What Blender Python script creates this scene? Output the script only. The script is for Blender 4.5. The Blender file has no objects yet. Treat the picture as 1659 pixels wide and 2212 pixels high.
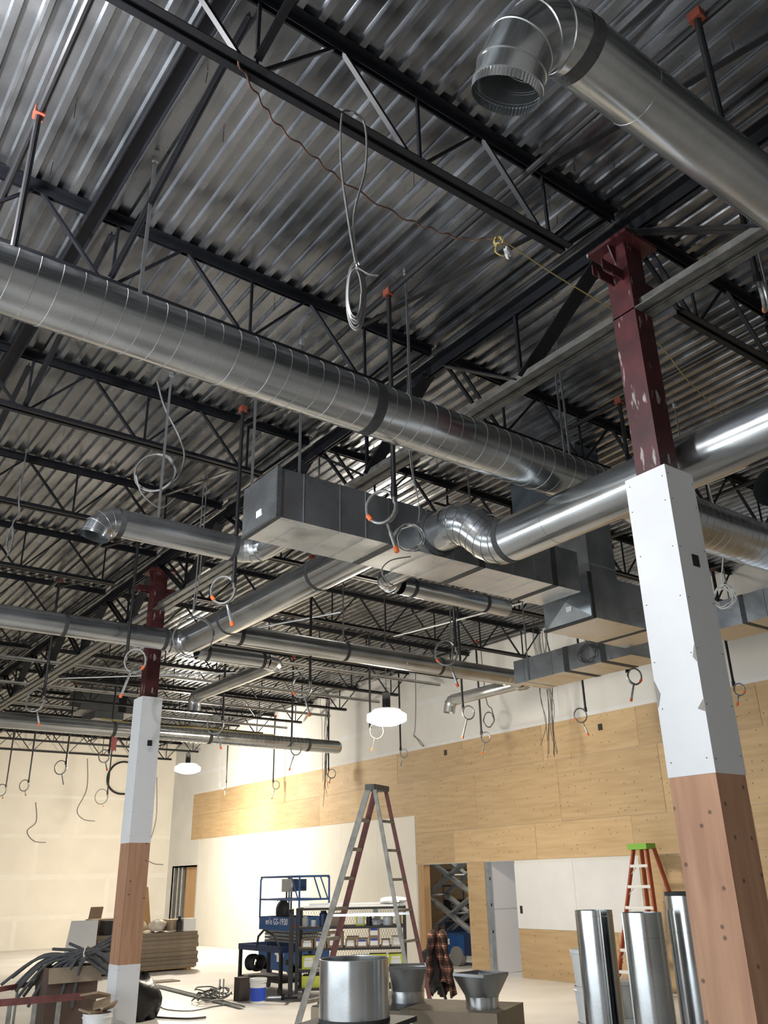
import bpy, bmesh, math, random
from mathutils import Vector, Matrix, Quaternion
random.seed(7)
SC = bpy.context.scene
COL = SC.collection
PI = math.pi

# ------------------------------------------------------------------ camera
EYE = 1.8
cam_d = bpy.data.cameras.new('camera'); cam = bpy.data.objects.new('camera', cam_d); COL.objects.link(cam)
yaw, pitch, roll = 0.92789, 0.40670, -0.02153
fw = Vector((math.cos(yaw)*math.cos(pitch), math.sin(yaw)*math.cos(pitch), math.sin(pitch)))
rt = Vector((math.sin(yaw), -math.cos(yaw), 0)); up = rt.cross(fw)
rt2 = rt*math.cos(roll) + up*math.sin(roll); up2 = -rt*math.sin(roll) + up*math.cos(roll)
cam.matrix_world = Matrix(((rt2.x, up2.x, -fw.x, 0), (rt2.y, up2.y, -fw.y, 0), (rt2.z, up2.z, -fw.z, EYE), (0, 0, 0, 1)))
cam_d.sensor_fit = 'VERTICAL'; cam_d.sensor_height = 36.0; cam_d.lens = 36.0*1844/2212
cam_d.clip_start = 0.05; cam_d.clip_end = 200
SC.camera = cam

# ------------------------------------------------------------------ world, light, exposure
W = bpy.data.worlds.new('sky'); SC.world = W; W.use_nodes = True
W.node_tree.nodes['Background'].inputs[0].default_value = (0.80, 0.90, 1.0, 1)
W.node_tree.nodes['Background'].inputs[1].default_value = 1.0
SC.view_settings.view_transform = 'Standard'; SC.view_settings.look = 'None'
SC.view_settings.exposure = 0.08; SC.view_settings.gamma = 1.0; SC.view_settings.use_curve_mapping = False

def area_light(name, loc, rot, sx, sy, power, col):
    l = bpy.data.lights.new(name, 'AREA'); l.shape = 'RECTANGLE'; l.size = sx; l.size_y = sy; l.energy = power; l.color = col
    o = bpy.data.objects.new(name, l); COL.objects.link(o); o.location = loc; o.rotation_euler = rot
    return o
# daylight entering by the shop windows of the front wall (X = -5) 
area_light('window_daylight', (-4.75, 7.0, 1.65), (0, -PI/2, 0), 2.5, 15.0, 530, (0.86, 0.94, 1.0))
def point_light(name, loc, power, col, r):
    l = bpy.data.lights.new(name, 'POINT'); l.energy = power; l.color = col; l.shadow_soft_size = r
    o = bpy.data.objects.new(name, l); COL.objects.link(o); o.location = loc
    return o
LAMP1 = Vector((8.95, 12.0, 4.38)); LAMP2 = Vector((10.67, 24.0, 4.87)); LAMP3 = Vector((-0.45, 4.45, 5.62))

# ------------------------------------------------------------------ materials
MATS = {}
def mat(name, col, rough=0.6, metal=0.0, var=0.0, scale=6.0, bump=0.0, bscale=40.0, objvar=0.0, spec=None, emit=None):
    if name in MATS: return MATS[name]
    m = bpy.data.materials.new(name); m.use_nodes = True; MATS[name] = m
    nt = m.node_tree; b = nt.nodes['Principled BSDF']
    c = (*col, 1)
    b.inputs['Base Color'].default_value = c; b.inputs['Roughness'].default_value = rough; b.inputs['Metallic'].default_value = metal
    if spec is not None: b.inputs['Specular IOR Level'].default_value = spec
    if emit: b.inputs['Emission Color'].default_value = (*emit[0], 1); b.inputs['Emission Strength'].default_value = emit[1]
    tc = nt.nodes.new('ShaderNodeTexCoord'); last = None
    if var or objvar:
        mx = nt.nodes.new('ShaderNodeMix'); mx.data_type = 'RGBA'; mx.blend_type = 'MULTIPLY'; mx.inputs['Factor'].default_value = 1
        mx.inputs['A'].default_value = c
        if var:
            n = nt.nodes.new('ShaderNodeTexNoise'); n.inputs['Scale'].default_value = scale; n.inputs['Detail'].default_value = 6
            nt.links.new(tc.outputs['Object'], n.inputs['Vector'])
            r = nt.nodes.new('ShaderNodeMapRange'); r.inputs['From Min'].default_value = .3; r.inputs['From Max'].default_value = .7
            r.inputs['To Min'].default_value = 1-var; r.inputs['To Max'].default_value = 1+var*.5
            nt.links.new(n.outputs['Fac'], r.inputs['Value']); last = r.outputs['Result']
        if objvar:
            oi = nt.nodes.new('ShaderNodeObjectInfo'); r2 = nt.nodes.new('ShaderNodeMapRange')
            r2.inputs['To Min'].default_value = 1-objvar; r2.inputs['To Max'].default_value = 1+objvar*.4
            nt.links.new(oi.outputs['Random'], r2.inputs['Value'])
            if last:
                mm = nt.nodes.new('ShaderNodeMath'); mm.operation = 'MULTIPLY'
                nt.links.new(last, mm.inputs[0]); nt.links.new(r2.outputs['Result'], mm.inputs[1]); last = mm.outputs[0]
            else: last = r2.outputs['Result']
        nt.links.new(last, mx.inputs['B']); nt.links.new(mx.outputs['Result'], b.inputs['Base Color'])
    if bump:
        n2 = nt.nodes.new('ShaderNodeTexNoise'); n2.inputs['Scale'].default_value = bscale; n2.inputs['Detail'].default_value = 4
        nt.links.new(tc.outputs['Object'], n2.inputs['Vector'])
        bp = nt.nodes.new('ShaderNodeBump'); bp.inputs['Strength'].default_value = bump; bp.inputs['Distance'].default_value = 0.01
        nt.links.new(n2.outputs['Fac'], bp.inputs['Height']); nt.links.new(bp.outputs['Normal'], b.inputs['Normal'])
    return m

def galv(name, col, r0, r1, spangle=0.12, cloud=0.2):
    """zinc-coated sheet: fine spangle, cloudy tone, uneven gloss"""
    m = bpy.data.materials.new(name); m.use_nodes = True; MATS[name] = m
    nt = m.node_tree; b = nt.nodes['Principled BSDF']; b.inputs['Metallic'].default_value = 0.92
    tc = nt.nodes.new('ShaderNodeTexCoord')
    v = nt.nodes.new('ShaderNodeTexVoronoi'); v.inputs['Scale'].default_value = 70
    n = nt.nodes.new('ShaderNodeTexNoise'); n.inputs['Scale'].default_value = 2.2; n.inputs['Detail'].default_value = 2
    for q in (v, n): nt.links.new(tc.outputs['Object'], q.inputs['Vector'])
    sep = nt.nodes.new('ShaderNodeSeparateColor'); nt.links.new(v.outputs['Color'], sep.inputs[0])
    a = nt.nodes.new('ShaderNodeMapRange'); a.inputs['To Min'].default_value = 1-spangle; a.inputs['To Max'].default_value = 1+spangle*.4
    nt.links.new(sep.outputs[0], a.inputs['Value'])
    c = nt.nodes.new('ShaderNodeMapRange'); c.inputs['From Min'].default_value = .3; c.inputs['From Max'].default_value = .7
    c.inputs['To Min'].default_value = 1-cloud; c.inputs['To Max'].default_value = 1+cloud*.3
    nt.links.new(n.outputs['Fac'], c.inputs['Value'])
    mu = nt.nodes.new('ShaderNodeMath'); mu.operation = 'MULTIPLY'; nt.links.new(a.outputs[0], mu.inputs[0]); nt.links.new(c.outputs[0], mu.inputs[1])
    mx = nt.nodes.new('ShaderNodeMix'); mx.data_type = 'RGBA'; mx.blend_type = 'MULTIPLY'; mx.inputs['Factor'].default_value = 1
    mx.inputs['A'].default_value = (*col, 1); nt.links.new(mu.outputs[0], mx.inputs['B']); nt.links.new(mx.outputs['Result'], b.inputs['Base Color'])
    r = nt.nodes.new('ShaderNodeMapRange'); r.inputs['From Min'].default_value = .3; r.inputs['From Max'].default_value = .7
    r.inputs['To Min'].default_value = r0; r.inputs['To Max'].default_value = r1
    nt.links.new(n.outputs['Fac'], r.inputs['Value']); nt.links.new(r.outputs[0], b.inputs['Roughness'])
    return m
GALV = galv('galvanised_duct', (0.50, 0.52, 0.53), 0.14, 0.27, 0.05, 0.18)
GALV_BLUE = galv('galvanised_box', (0.56, 0.59, 0.62), 0.20, 0.36, 0.08, 0.18)
DECKM = galv('galvanised_deck', (0.31, 0.32, 0.335), 0.17, 0.33, 0.05, 0.35)

def plywood(name, light, dark, grain_axis, knots=1.0):
    m = bpy.data.materials.new(name); m.use_nodes = True; MATS[name] = m
    nt = m.node_tree; b = nt.nodes['Principled BSDF']; b.inputs['Roughness'].default_value = .62
    tc = nt.nodes.new('ShaderNodeTexCoord'); oi = nt.nodes.new('ShaderNodeObjectInfo')
    ad = nt.nodes.new('ShaderNodeVectorMath'); ad.operation = 'ADD'
    cb = nt.nodes.new('ShaderNodeCombineXYZ')
    mu = nt.nodes.new('ShaderNodeMath'); mu.operation = 'MULTIPLY'; mu.inputs[1].default_value = 37.0
    nt.links.new(oi.outputs['Random'], mu.inputs[0])
    for i in range(3): nt.links.new(mu.outputs[0], cb.inputs[i])
    nt.links.new(tc.outputs['Object'], ad.inputs[0]); nt.links.new(cb.outputs[0], ad.inputs[1])
    mp = nt.nodes.new('ShaderNodeMapping'); s = [9.0, 9.0, 9.0]; s[grain_axis] = 0.8; mp.inputs['Scale'].default_value = s
    nt.links.new(ad.outputs[0], mp.inputs['Vector'])
    n = nt.nodes.new('ShaderNodeTexNoise'); n.inputs['Scale'].default_value = 1.6; n.inputs['Detail'].default_value = 7
    nt.links.new(mp.outputs[0], n.inputs['Vector'])
    rp = nt.nodes.new('ShaderNodeValToRGB'); rp.color_ramp.elements[0].position = .32; rp.color_ramp.elements[0].color = (*dark, 1)
    rp.color_ramp.elements[1].position = .68; rp.color_ramp.elements[1].color = (*light, 1)
    nt.links.new(n.outputs['Fac'], rp.inputs[0])
    v = nt.nodes.new('ShaderNodeTexVoronoi'); v.voronoi_dimensions = '2D'; v.inputs['Scale'].default_value = 5.0
    sp_ = nt.nodes.new('ShaderNodeSeparateXYZ'); nt.links.new(ad.outputs[0], sp_.inputs[0])
    sm = nt.nodes.new('ShaderNodeMath'); nt.links.new(sp_.outputs[0], sm.inputs[0]); nt.links.new(sp_.outputs[1], sm.inputs[1])
    c2 = nt.nodes.new('ShaderNodeCombineXYZ'); nt.links.new(sm.outputs[0], c2.inputs[0]); nt.links.new(sp_.outputs[2], c2.inputs[1]); nt.links.new(c2.outputs[0], v.inputs['Vector'])
    k = nt.nodes.new('ShaderNodeMapRange'); k.inputs['From Min'].default_value = .04*knots; k.inputs['From Max'].default_value = .085*knots
    k.inputs['To Min'].default_value = .35; k.inputs['To Max'].default_value = 1
    sc_ = nt.nodes.new('ShaderNodeSeparateColor'); nt.links.new(v.outputs['Color'], sc_.inputs[0])
    gt = nt.nodes.new('ShaderNodeMath'); gt.operation = 'GREATER_THAN'; gt.inputs[1].default_value = .5; nt.links.new(sc_.outputs[0], gt.inputs[0])
    dj = nt.nodes.new('ShaderNodeMath'); dj.operation = 'ADD'; nt.links.new(v.outputs['Distance'], dj.inputs[0]); nt.links.new(gt.outputs[0], dj.inputs[1])
    nt.links.new(dj.outputs[0], k.inputs['Value'])
    ov = nt.nodes.new('ShaderNodeMapRange'); ov.inputs['To Min'].default_value = .80; ov.inputs['To Max'].default_value = 1.06
    nt.links.new(oi.outputs['Random'], ov.inputs['Value'])
    m2 = nt.nodes.new('ShaderNodeMath'); m2.operation = 'MULTIPLY'; nt.links.new(k.outputs[0], m2.inputs[0]); nt.links.new(ov.outputs[0], m2.inputs[1])
    mx = nt.nodes.new('ShaderNodeMix'); mx.data_type = 'RGBA'; mx.blend_type = 'MULTIPLY'; mx.inputs['Factor'].default_value = 1
    nt.links.new(rp.outputs[0], mx.inputs['A']); nt.links.new(m2.outputs[0], mx.inputs['B']); nt.links.new(mx.outputs['Result'], b.inputs['Base Color'])
    return m
PLYW = plywood('wall_plywood', (0.60, 0.43, 0.24), (0.50, 0.345, 0.185), 1, .9)
PLYC = plywood('column_plywood', (0.52, 0.30, 0.18), (0.40, 0.21, 0.125), 2, .95)
LUMBER = plywood('pine_lumber', (0.50, 0.31, 0.15), (0.42, 0.25, 0.11), 2, .8)

BLACK = mat('black_steel_paint', (0.0055, 0.006, 0.0085), .5, 0, .3, 9, spec=.35)
BLKPIPE = mat('black_iron_pipe', (0.010, 0.010, 0.011), .38)
SEAMM = mat('seam_ridge', (0.36, 0.36, 0.355), .5, .7)
SEAL = mat('duct_sealant', (0.045, 0.047, 0.047), .75, 0, .3, 30, .5, 90)
REDST = mat('red_oxide_steel', (0.062, 0.010, 0.012), .5, 0, .45, 7)
_nt = REDST.node_tree; _b = _nt.nodes['Principled BSDF']; _tc = _nt.nodes.new('ShaderNodeTexCoord'); _mp = _nt.nodes.new('ShaderNodeMapping'); _mp.inputs['Scale'].default_value = (9, 9, 2.2)
_n = _nt.nodes.new('ShaderNodeTexNoise'); _n.inputs['Scale'].default_value = 2.0; _n.inputs['Detail'].default_value = 5
_r = _nt.nodes.new('ShaderNodeMapRange'); _r.inputs['From Min'].default_value = .63; _r.inputs['From Max'].default_value = .68
_mx = _nt.nodes.new('ShaderNodeMix'); _mx.data_type = 'RGBA'; _mx.inputs['B'].default_value = (.32, .28, .27, 1)
_src = _b.inputs['Base Color'].links[0].from_socket
_nt.links.new(_tc.outputs['Object'], _mp.inputs['Vector']); _nt.links.new(_mp.outputs[0], _n.inputs['Vector']); _nt.links.new(_n.outputs['Fac'], _r.inputs['Value'])
_nt.links.new(_r.outputs[0], _mx.inputs['Factor']); _nt.links.new(_src, _mx.inputs['A']); _nt.links.new(_mx.outputs['Result'], _b.inputs['Base Color'])
REDFIT = mat('red_fitting', (0.20, 0.045, 0.025), .5)
WHITE = mat('white_drywall', (0.70, 0.71, 0.72), .75, 0, .04, 3)
CREAM = mat('primed_drywall', (0.78, 0.74, 0.66), .75, 0, .06, 1.2)
TAPE = mat('joint_compound', (0.81, 0.78, 0.71), .8, 0, .04, 4)
CONC = mat('concrete_floor', (0.74, 0.71, 0.67), .42, 0, .16, .8, .1, 30)
SCREW = mat('screw_black', (0.01, 0.01, 0.01), .5)
STUD = mat('steel_stud', (0.55, 0.57, 0.58), .35, .85, .15, 8)
BRAID = mat('braided_hose', (0.30, 0.30, 0.29), .4, .7, .35, 60)
ORANGE = mat('orange_cap', (0.85, 0.17, 0.04), .5)
WIRE = mat('grey_cable', (0.17, 0.17, 0.165), .45, .3, .2, 30)
WIREBLK = mat('dark_wire', (0.05, 0.05, 0.05), .5)
WIREWHT = mat('pale_cable', (0.60, 0.60, 0.56), .5)
YELROPE = mat('yellow_rope', (0.34, 0.27, 0.09), .7)
BRNWIRE = mat('rusty_twisted_wire', (0.08, 0.035, 0.025), .6)
STRUT = mat('grey_strut', (0.42, 0.42, 0.40), .4, .5, .2, 6)
GREYBEAM = mat('bare_grey_beam', (0.12, 0.12, 0.11), .5, .2, .5, 10)
CARD = mat('cardboard', (0.30, 0.215, 0.14), .8, 0, .12, 5, 0, 0, .25)
CARDD = mat('grey_cardboard', (0.26, 0.21, 0.15), .8, 0, .12, 4)
BLUE = mat('lift_blue_paint', (0.02, 0.085, 0.26), .4, 0, .15, 6)
DKBLUE = mat('dark_blue_paint', (0.012, 0.03, 0.09), .45)
LIFTGREY = mat('lift_grey_paint', (0.22, 0.23, 0.23), .45, .2, .25, 8)
MATTE = mat('matt_black', (0.010, 0.010, 0.011), .6)
RUBBER = mat('black_rubber_foam', (0.085, 0.086, 0.09), .85, 0, .3, 20)
WPLAST = mat('white_plastic', (0.72, 0.73, 0.72), .4)
WPAPER = mat('white_paper', (0.80, 0.80, 0.78), .7)
BPLAST = mat('blue_plastic', (0.02, 0.07, 0.50), .4)
YEL = mat('yellow_green_plastic', (0.55, 0.60, 0.05), .5)
GREEN = mat('green_plastic', (0.20, 0.46, 0.06), .45)
FIBRED = mat('orange_fibreglass', (0.36, 0.07, 0.035), .45, 0, .2, 9)
OLDRED = mat('worn_red_fibreglass', (0.17, 0.055, 0.05), .6, 0, .35, 8)
OLDGREY = mat('worn_grey_rail', (0.32, 0.31, 0.28), .55, .2, .4, 7)
ALU = mat('aluminium', (0.66, 0.67, 0.68), .35, .8)
BAGBLK = mat('black_bin_bag', (0.012, 0.012, 0.013), .28, 0, 0, 1, .5, 12)
PLASTER = mat('cream_bag', (0.66, 0.60, 0.50), .7)
GREYTYRE = mat('grey_tyre', (0.24, 0.24, 0.23), .7)
LAMPM = mat('fill_lamp', (1, 1, 1), .5, emit=((1.0, 0.93, 0.78), 30.0))
LAMPGL = mat('lit_tube', (1, 1, 1), .5, emit=((1.0, 0.96, 0.88), 12.0))
CLEARP = mat('cloudy_plastic', (0.55, 0.56, 0.57), .3)
PINK = mat('pink_ribbon', (0.65, 0.20, 0.19), .6)

# ------------------------------------------------------------------ mesh builder
class MB:
    def __init__(s): s.v = []; s.f = []
    def quad(s, a, b, c, d):
        i = len(s.v); s.v += [Vector(a), Vector(b), Vector(c), Vector(d)]; s.f.append((i, i+1, i+2, i+3)); return s
    def box(s, lo, hi):
        x0, y0, z0 = lo; x1, y1, z1 = hi; i = len(s.v)
        s.v += [Vector(p) for p in ((x0,y0,z0),(x1,y0,z0),(x1,y1,z0),(x0,y1,z0),(x0,y0,z1),(x1,y0,z1),(x1,y1,z1),(x0,y1,z1))]
        s.f += [(i,i+3,i+2,i+1),(i+4,i+5,i+6,i+7),(i,i+1,i+5,i+4),(i+1,i+2,i+6,i+5),(i+2,i+3,i+7,i+6),(i+3,i,i+4,i+7)]
        return s
    def bar(s, a, b, w, h, upv=(0, 0, 1)):
        """box beam from a to b, w across, h along up"""
        a = Vector(a); b = Vector(b); d = (b-a).normalized(); u = Vector(upv)
        if abs(d.dot(u)) > .99: u = Vector((1, 0, 0))
        x = d.cross(u).normalized()*w/2; y = x.cross(d).normalized()*h/2; i = len(s.v)
        for p in (a, b): s.v += [p-x-y, p+x-y, p+x+y, p-x+y]
        s.f += [(i,i+1,i+2,i+3),(i+7,i+6,i+5,i+4),(i,i+4,i+5,i+1),(i+1,i+5,i+6,i+2),(i+2,i+6,i+7,i+3),(i+3,i+7,i+4,i)]
        return s
    def prism(s, pts, off):
        """polygon extruded by vector off"""
        i = len(s.v); n = len(pts); off = Vector(off)
        s.v += [Vector(p) for p in pts] + [Vector(p)+off for p in pts]
        s.f.append(tuple(range(i+n-1, i-1, -1))); s.f.append(tuple(range(i+n, i+2*n)))
        for k in range(n): s.f.append((i+k, i+(k+1) % n, i+n+(k+1) % n, i+n+k))
        return s
    def tube(s, path, r, n=8, caps=True, closed=False):
        """sweep a circle (radius r or list of radii) along a path"""
        P = [Vector(p) for p in path]; m = len(P); i0 = len(s.v); ref = None
        for k in range(m):
            t = (P[min(k+1, m-1)]-P[max(k-1, 0)])
            if k > 0 and k < m-1: t = (P[k+1]-P[k]).normalized() + (P[k]-P[k-1]).normalized()
            if t.length < 1e-9: t = Vector((0, 0, 1))
            t.normalize()
            if ref is None:
                ref = t.cross(Vector((0, 0, 1)))
                if ref.length < .05: ref = t.cross(Vector((1, 0, 0)))
                ref.normalize()
            else:
                ref = (ref - t*ref.dot(t)); ref.normalize()
            bi = t.cross(ref); rr = r[k] if isinstance(r, (list, tuple)) else r
            sc = 1.0
            if 0 < k < m-1:
                c = max(.3, (P[k+1]-P[k]).normalized().dot(t)); sc = 1.0/c
            # keep true section in mitred bends: stretch along the bend plane
            bend = None
            if sc > 1.0001:
                bend = ((P[k+1]-P[k]).normalized() - (P[k]-P[k-1]).normalized()); bend = (bend - t*bend.dot(t))
                bend = bend.normalized() if bend.length > 1e-6 else None
            for q in range(n):
                a = 2*PI*q/n; w = (ref*math.cos(a) + bi*math.sin(a))*rr
                if bend is not None: w = w + bend*(w.dot(bend))*(sc-1)
                s.v.append(P[k]+w)
        for k in range(m-1):
            for q in range(n):
                a = i0+k*n+q; b = i0+k*n+(q+1) % n
                s.f.append((a, b, b+n, a+n))
        if caps:
            s.f.append(tuple(i0+n-1-q for q in range(n))); s.f.append(tuple(i0+(m-1)*n+q for q in range(n)))
        return s
    def lathe(s, c, prof, n=24, axis=(0, 0, 1)):
        """profile [(radius, height)] turned about axis through c"""
        ax = Vector(axis).normalized(); x = ax.cross(Vector((0, 1, 0)) if abs(ax.y) < .9 else Vector((1, 0, 0))).normalized(); y = ax.cross(x)
        i0 = len(s.v); c = Vector(c)
        for r, h in prof:
            for q in range(n):
                a = 2*PI*q/n; s.v.append(c + ax*h + (x*math.cos(a)+y*math.sin(a))*r)
        for k in range(len(prof)-1):
            for q in range(n):
                a = i0+k*n+q; b = i0+k*n+(q+1) % n; s.f.append((a, b, b+n, a+n))
        return s
    def blob(s, c, rad, seed=0, amp=.15, n=12, m=8):
        rg = random.Random(seed); i0 = len(s.v); c = Vector(c)
        ph = [(rg.uniform(0, 6), rg.uniform(0, 6), rg.randint(1, 4), rg.randint(1, 4)) for _ in range(4)]
        for j in range(m+1):
            th = PI*j/m
            for q in range(n):
                a = 2*PI*q/n
                k = 1 + amp*sum(math.sin(p[2]*a+p[0])*math.sin(p[3]*th+p[1]) for p in ph)/2
                s.v.append(c + Vector((rad[0]*math.sin(th)*math.cos(a), rad[1]*math.sin(th)*math.sin(a), rad[2]*math.cos(th)))*k)
        for j in range(m):
            for q in range(n):
                a = i0+j*n+q; b = i0+j*n+(q+1) % n; s.f.append((a, a+n, b+n, b))
        return s
    def build(s, name, material, parent=None, smooth=False, local=False, kind=None, label=None, sharp=25):
        me = bpy.data.meshes.new(name)
        o = bpy.data.objects.new(name, me); COL.objects.link(o)
        off = Vector((0, 0, 0))
        if parent is not None:
            o.parent = parent
            if not local: off = worldloc(parent)
        me.from_pydata([tuple(p-off) for p in s.v], [], s.f); me.materials.append(material); me.update()
        if smooth:
            me.shade_smooth(); me.set_sharp_from_angle(angle=math.radians(sharp))
        if kind: o['kind'] = kind
        if label: o['label'] = label
        return o
def worldloc(o):
    l = o.location.copy()
    while o.parent is not None: o = o.parent; l = l + o.location
    return l
def thing(name, label, cat, loc=(0, 0, 0), group=None, rotz=0, kind=None):
    o = bpy.data.objects.new(name, None); COL.objects.link(o); o.empty_display_size = .1
    o.location = loc; o.rotation_euler = (0, 0, rotz); o['label'] = label
    if kind: o['kind'] = kind
    else: o['category'] = cat
    if group: o['group'] = group
    return o
def tag(o, label, cat, group=None):
    o['label'] = label; o['category'] = cat
    if group: o['group'] = group
    return o
def struct(o, label=None):
    o['kind'] = 'structure'
    if label: o['label'] = label
    return o
def dup(root, loc, label=None, rotz=None, group=None):
    r = root.copy(); COL.objects.link(r); r.location = loc
    if rotz is not None: r.rotation_euler = (0, 0, rotz)
    if label: r['label'] = label
    if group: r['group'] = group
    def rec(a, b):
        for ch in list(a.children):
            c = ch.copy(); COL.objects.link(c); c.parent = b; rec(ch, c)
    rec(root, r)
    return r
def text_mesh(txt, size, parent, material, origin, xdir, ydir, name='lettering', extrude=.001):
    cu = bpy.data.curves.new('t', 'FONT'); cu.body = txt; cu.size = size; cu.extrude = extrude; cu.resolution_u = 3
    to = bpy.data.objects.new('t', cu); COL.objects.link(to)
    bpy.context.view_layer.update()
    me = bpy.data.meshes.new_from_object(to.evaluated_get(bpy.context.evaluated_depsgraph_get()))
    bpy.data.objects.remove(to); bpy.data.curves.remove(cu)
    x = Vector(xdir).normalized(); y = Vector(ydir).normalized(); z = x.cross(y)
    M = Matrix(((x.x, y.x, z.x, 0), (x.y, y.y, z.y, 0), (x.z, y.z, z.z, 0), (0, 0, 0, 1)))
    M = Matrix.Translation(Vector(origin) - (worldloc(parent) if parent else Vector())) @ M
    me.transform(M); me.name = name; me.materials.clear(); me.materials.append(material)
    o = bpy.data.objects.new(name, me); COL.objects.link(o); o.parent = parent
    return o
def arc(c, u, v, r, a0, a1, n):
    c = Vector(c); u = Vector(u); v = Vector(v)
    return [c + (u*math.cos(a0+(a1-a0)*k/n) + v*math.sin(a0+(a1-a0)*k/n))*r for k in range(n+1)]
ORD = ['first','second','third','fourth','fifth','sixth','seventh','eighth','ninth','tenth','eleventh','twelfth','thirteenth','fourteenth','fifteenth','sixteenth','seventeenth','eighteenth']

# ------------------------------------------------------------------ the setting
XA, YB, XF, YN = 13.28, 31.0, -5.0, -3.0       # plywood wall, far wall, shop front, near wall
DECK = 6.62                                     # underside of the deck ribs
WT = DECK + .06
struct(MB().box((XF-.2, YN-.2, -.15), (XA+5.0, YB+.3, 0)).build('floor', CONC), 'pale dusty concrete floor')
# far wall
wl = struct(MB().box((XF, YB, 0), (XA+5, YB+.15, WT)).build('wall_left', CREAM), 'cream drywall far wall with taped joints')
for z, w in ((2.1, .16), (.90, .14), (3.35, .12), (4.6, .1)):
    MB().box((5, YB-.003, z-w/2), (XA, YB, z+w/2)).build('joint_tape', TAPE, wl)
for x, z0, z1 in ((8.65, 2.1, 3.35), (11.15, .9, 2.1), (8.3, .0, .9), (9.9, 3.35, 4.6), (10.9, 0, .9), (7.6, .9, 2.1)):
    MB().box((x-.07, YB-.0025, z0), (x+.07, YB, z1)).build('joint_tape', TAPE, wl)
# plywood wall: core with openings, faced with sheets
m = MB(); WX0, WX1 = XA+.012, XA+.15
segs = [(YN, 13.57, 0, WT), (14.47, 15.02, 0, WT), (16.72, 28.55, 0, WT), (30.55, YB, 0, WT),
        (13.57, 14.47, 2.10, WT), (15.02, 16.72, 2.10, WT), (28.55, 30.55, 2.33, WT)]
for y0, y1, z0, z1 in segs: m.box((WX0, y0, z0), (WX1, y1, z1))
wr = struct(m.build('wall_right', mat('upper_drywall', (0.68, 0.68, 0.66), .75, 0, .06, 1.5)), 'tall wall of plywood sheets with white drywall above')
def sheet(name, y0, y1, z0, z1, material, th=.012, parent=wr):
    g = .0025
    return MB().box((XA+.012-th, y0+g, z0+g), (XA+.012, y1-g, z1-g)).build(name, material, parent)
rs = random.Random(3)
def ply_row(ys, z0, z1):
    for a, b in zip(ys, ys[1:]): sheet('plywood_sheet', min(a, b), max(a, b), z0, z1, PLYW, .012+rs.uniform(-.003, .003))
ply_row([29.2, 28.3, 25.86, 23.42, 20.98, 18.54, 16.77], 3.18, 3.95)
ply_row([29.2, 27.1, 24.66, 22.2, 19.8, 17.4, 14.95, 12.5, 10.1, 7.65, 5.2, 2.8, .3], 3.95, 4.67)
ply_row([16.77, 14.6, 12.16, 9.72, 7.3, 4.86, 2.4, 0], 2.78, 3.95)
ply_row([16.77, 15.4, 12.9, 10.5, 8.1, 5.6, 3.2, .7], 2.11, 2.78)
sheet('plywood_sheet', 14.47, 15.02, 0, 2.11, PLYW)
sheet('plywood_sheet', 11.1, 13.57, 0, .86, PLYW); sheet('plywood_sheet', 9.9, 11.1, 0, .86, PLYW)
ply_row([10.45, 8.9, 7.4, 4.96, 2.5, 0], .86, 2.11); ply_row([9.9, 7.5, 5, 2.5, 0], 0, .86)
sheet('drywall_sheet', 12.0, 13.57, .86, 2.05, WHITE, .016); sheet('drywall_sheet', 10.45, 12.0, .86, 2.05, WHITE, .016)
for a, b in ((28.55, 26.9), (26.9, 24.6), (24.6, 22.34), (22.34, 19.9), (19.9, 18.3), (18.3, 16.78)):
    sheet('drywall_sheet', b, a, 0, 3.18, mat('white_board', (0.74, 0.72, 0.66), .7, 0, .04, 2), .018)
MB().box((XA-.006, 13.42, 1.13), (XA-.001, 13.49, 1.27)).build('outlet_box', MATTE, wr)
for y, z in ((15.5, 4.42), (10.9, 4.35)): MB().box((XA-.008, y, z), (XA, y+.1, z+.12)).build('outlet_box', MATTE, wr)
# cable ragged lower edge of the upper drywall
rg = random.Random(5); pts = []; y = 29.2
top = []; 
while y > 0: top.append((XA+.004, y, 4.64+rg.uniform(-.03, .03))); y -= .22
mm = MB()
for a, b in zip(top, top[1:]): mm.quad(a, b, (b[0], b[1], 4.74), (a[0], a[1], 4.74))
o = mm.build('ragged_paper_edge', WHITE, wr)
for y0, y1, z in ((16.9, 29, 5.35), (4, 16.5, 5.75)):
    MB().box((WX0-.003, y0, z-.06), (WX0, y1, z+.06)).build('joint_tape', WHITE, wr)
for y in (20.5, 24.0, 27.3, 12.0): MB().box((WX0-.0028, y-.05, 4.75), (WX0, y+.05, 6.5)).build('joint_tape', WHITE, wr)
# door openings
d1 = struct(MB().box((WX0-.02, 16.50, 0), (WX1+.02, 16.72, 2.1)).build('door_1', LUMBER), 'rough timber door opening')
d2 = struct(MB().box((XA, 14.37, 0), (XA+.10, 14.47, 2.1)).build('door_2', STUD), 'steel stud door jamb with punched holes')
for z in (.75, 1.25, 1.75): MB().box((XA+.035, 14.366, z), (XA+.065, 14.372, z+.055)).build('stud_hole', MATTE, d2)
struct(MB().box((XA+.10, 14.40, .02), (XA+1.5, 14.47, 2.6)).build('wall_passage', mat('pink_drywall', (0.70, 0.66, 0.65), .75)), 'pale drywall inside the narrow opening')
MB().box((XA+.10, 14.395, 1.19), (XA+1.5, 14.401, 1.20)).build('joint', mat('joint_grey', (.45, .42, .41), .8), bpy.data.objects['wall_passage'])  # thin grey strip marks the board joint
struct(MB().box((XA+1.5, 12.0, 0), (XA+1.6, 14.47, 2.6)).build('wall_passage_end', WHITE))
struct(MB().box((XA+4.4, 12.0, 0), (XA+4.5, 27.4, 3.5)).build('wall_store', PLYW), 'plywood wall of the back room')
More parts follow.
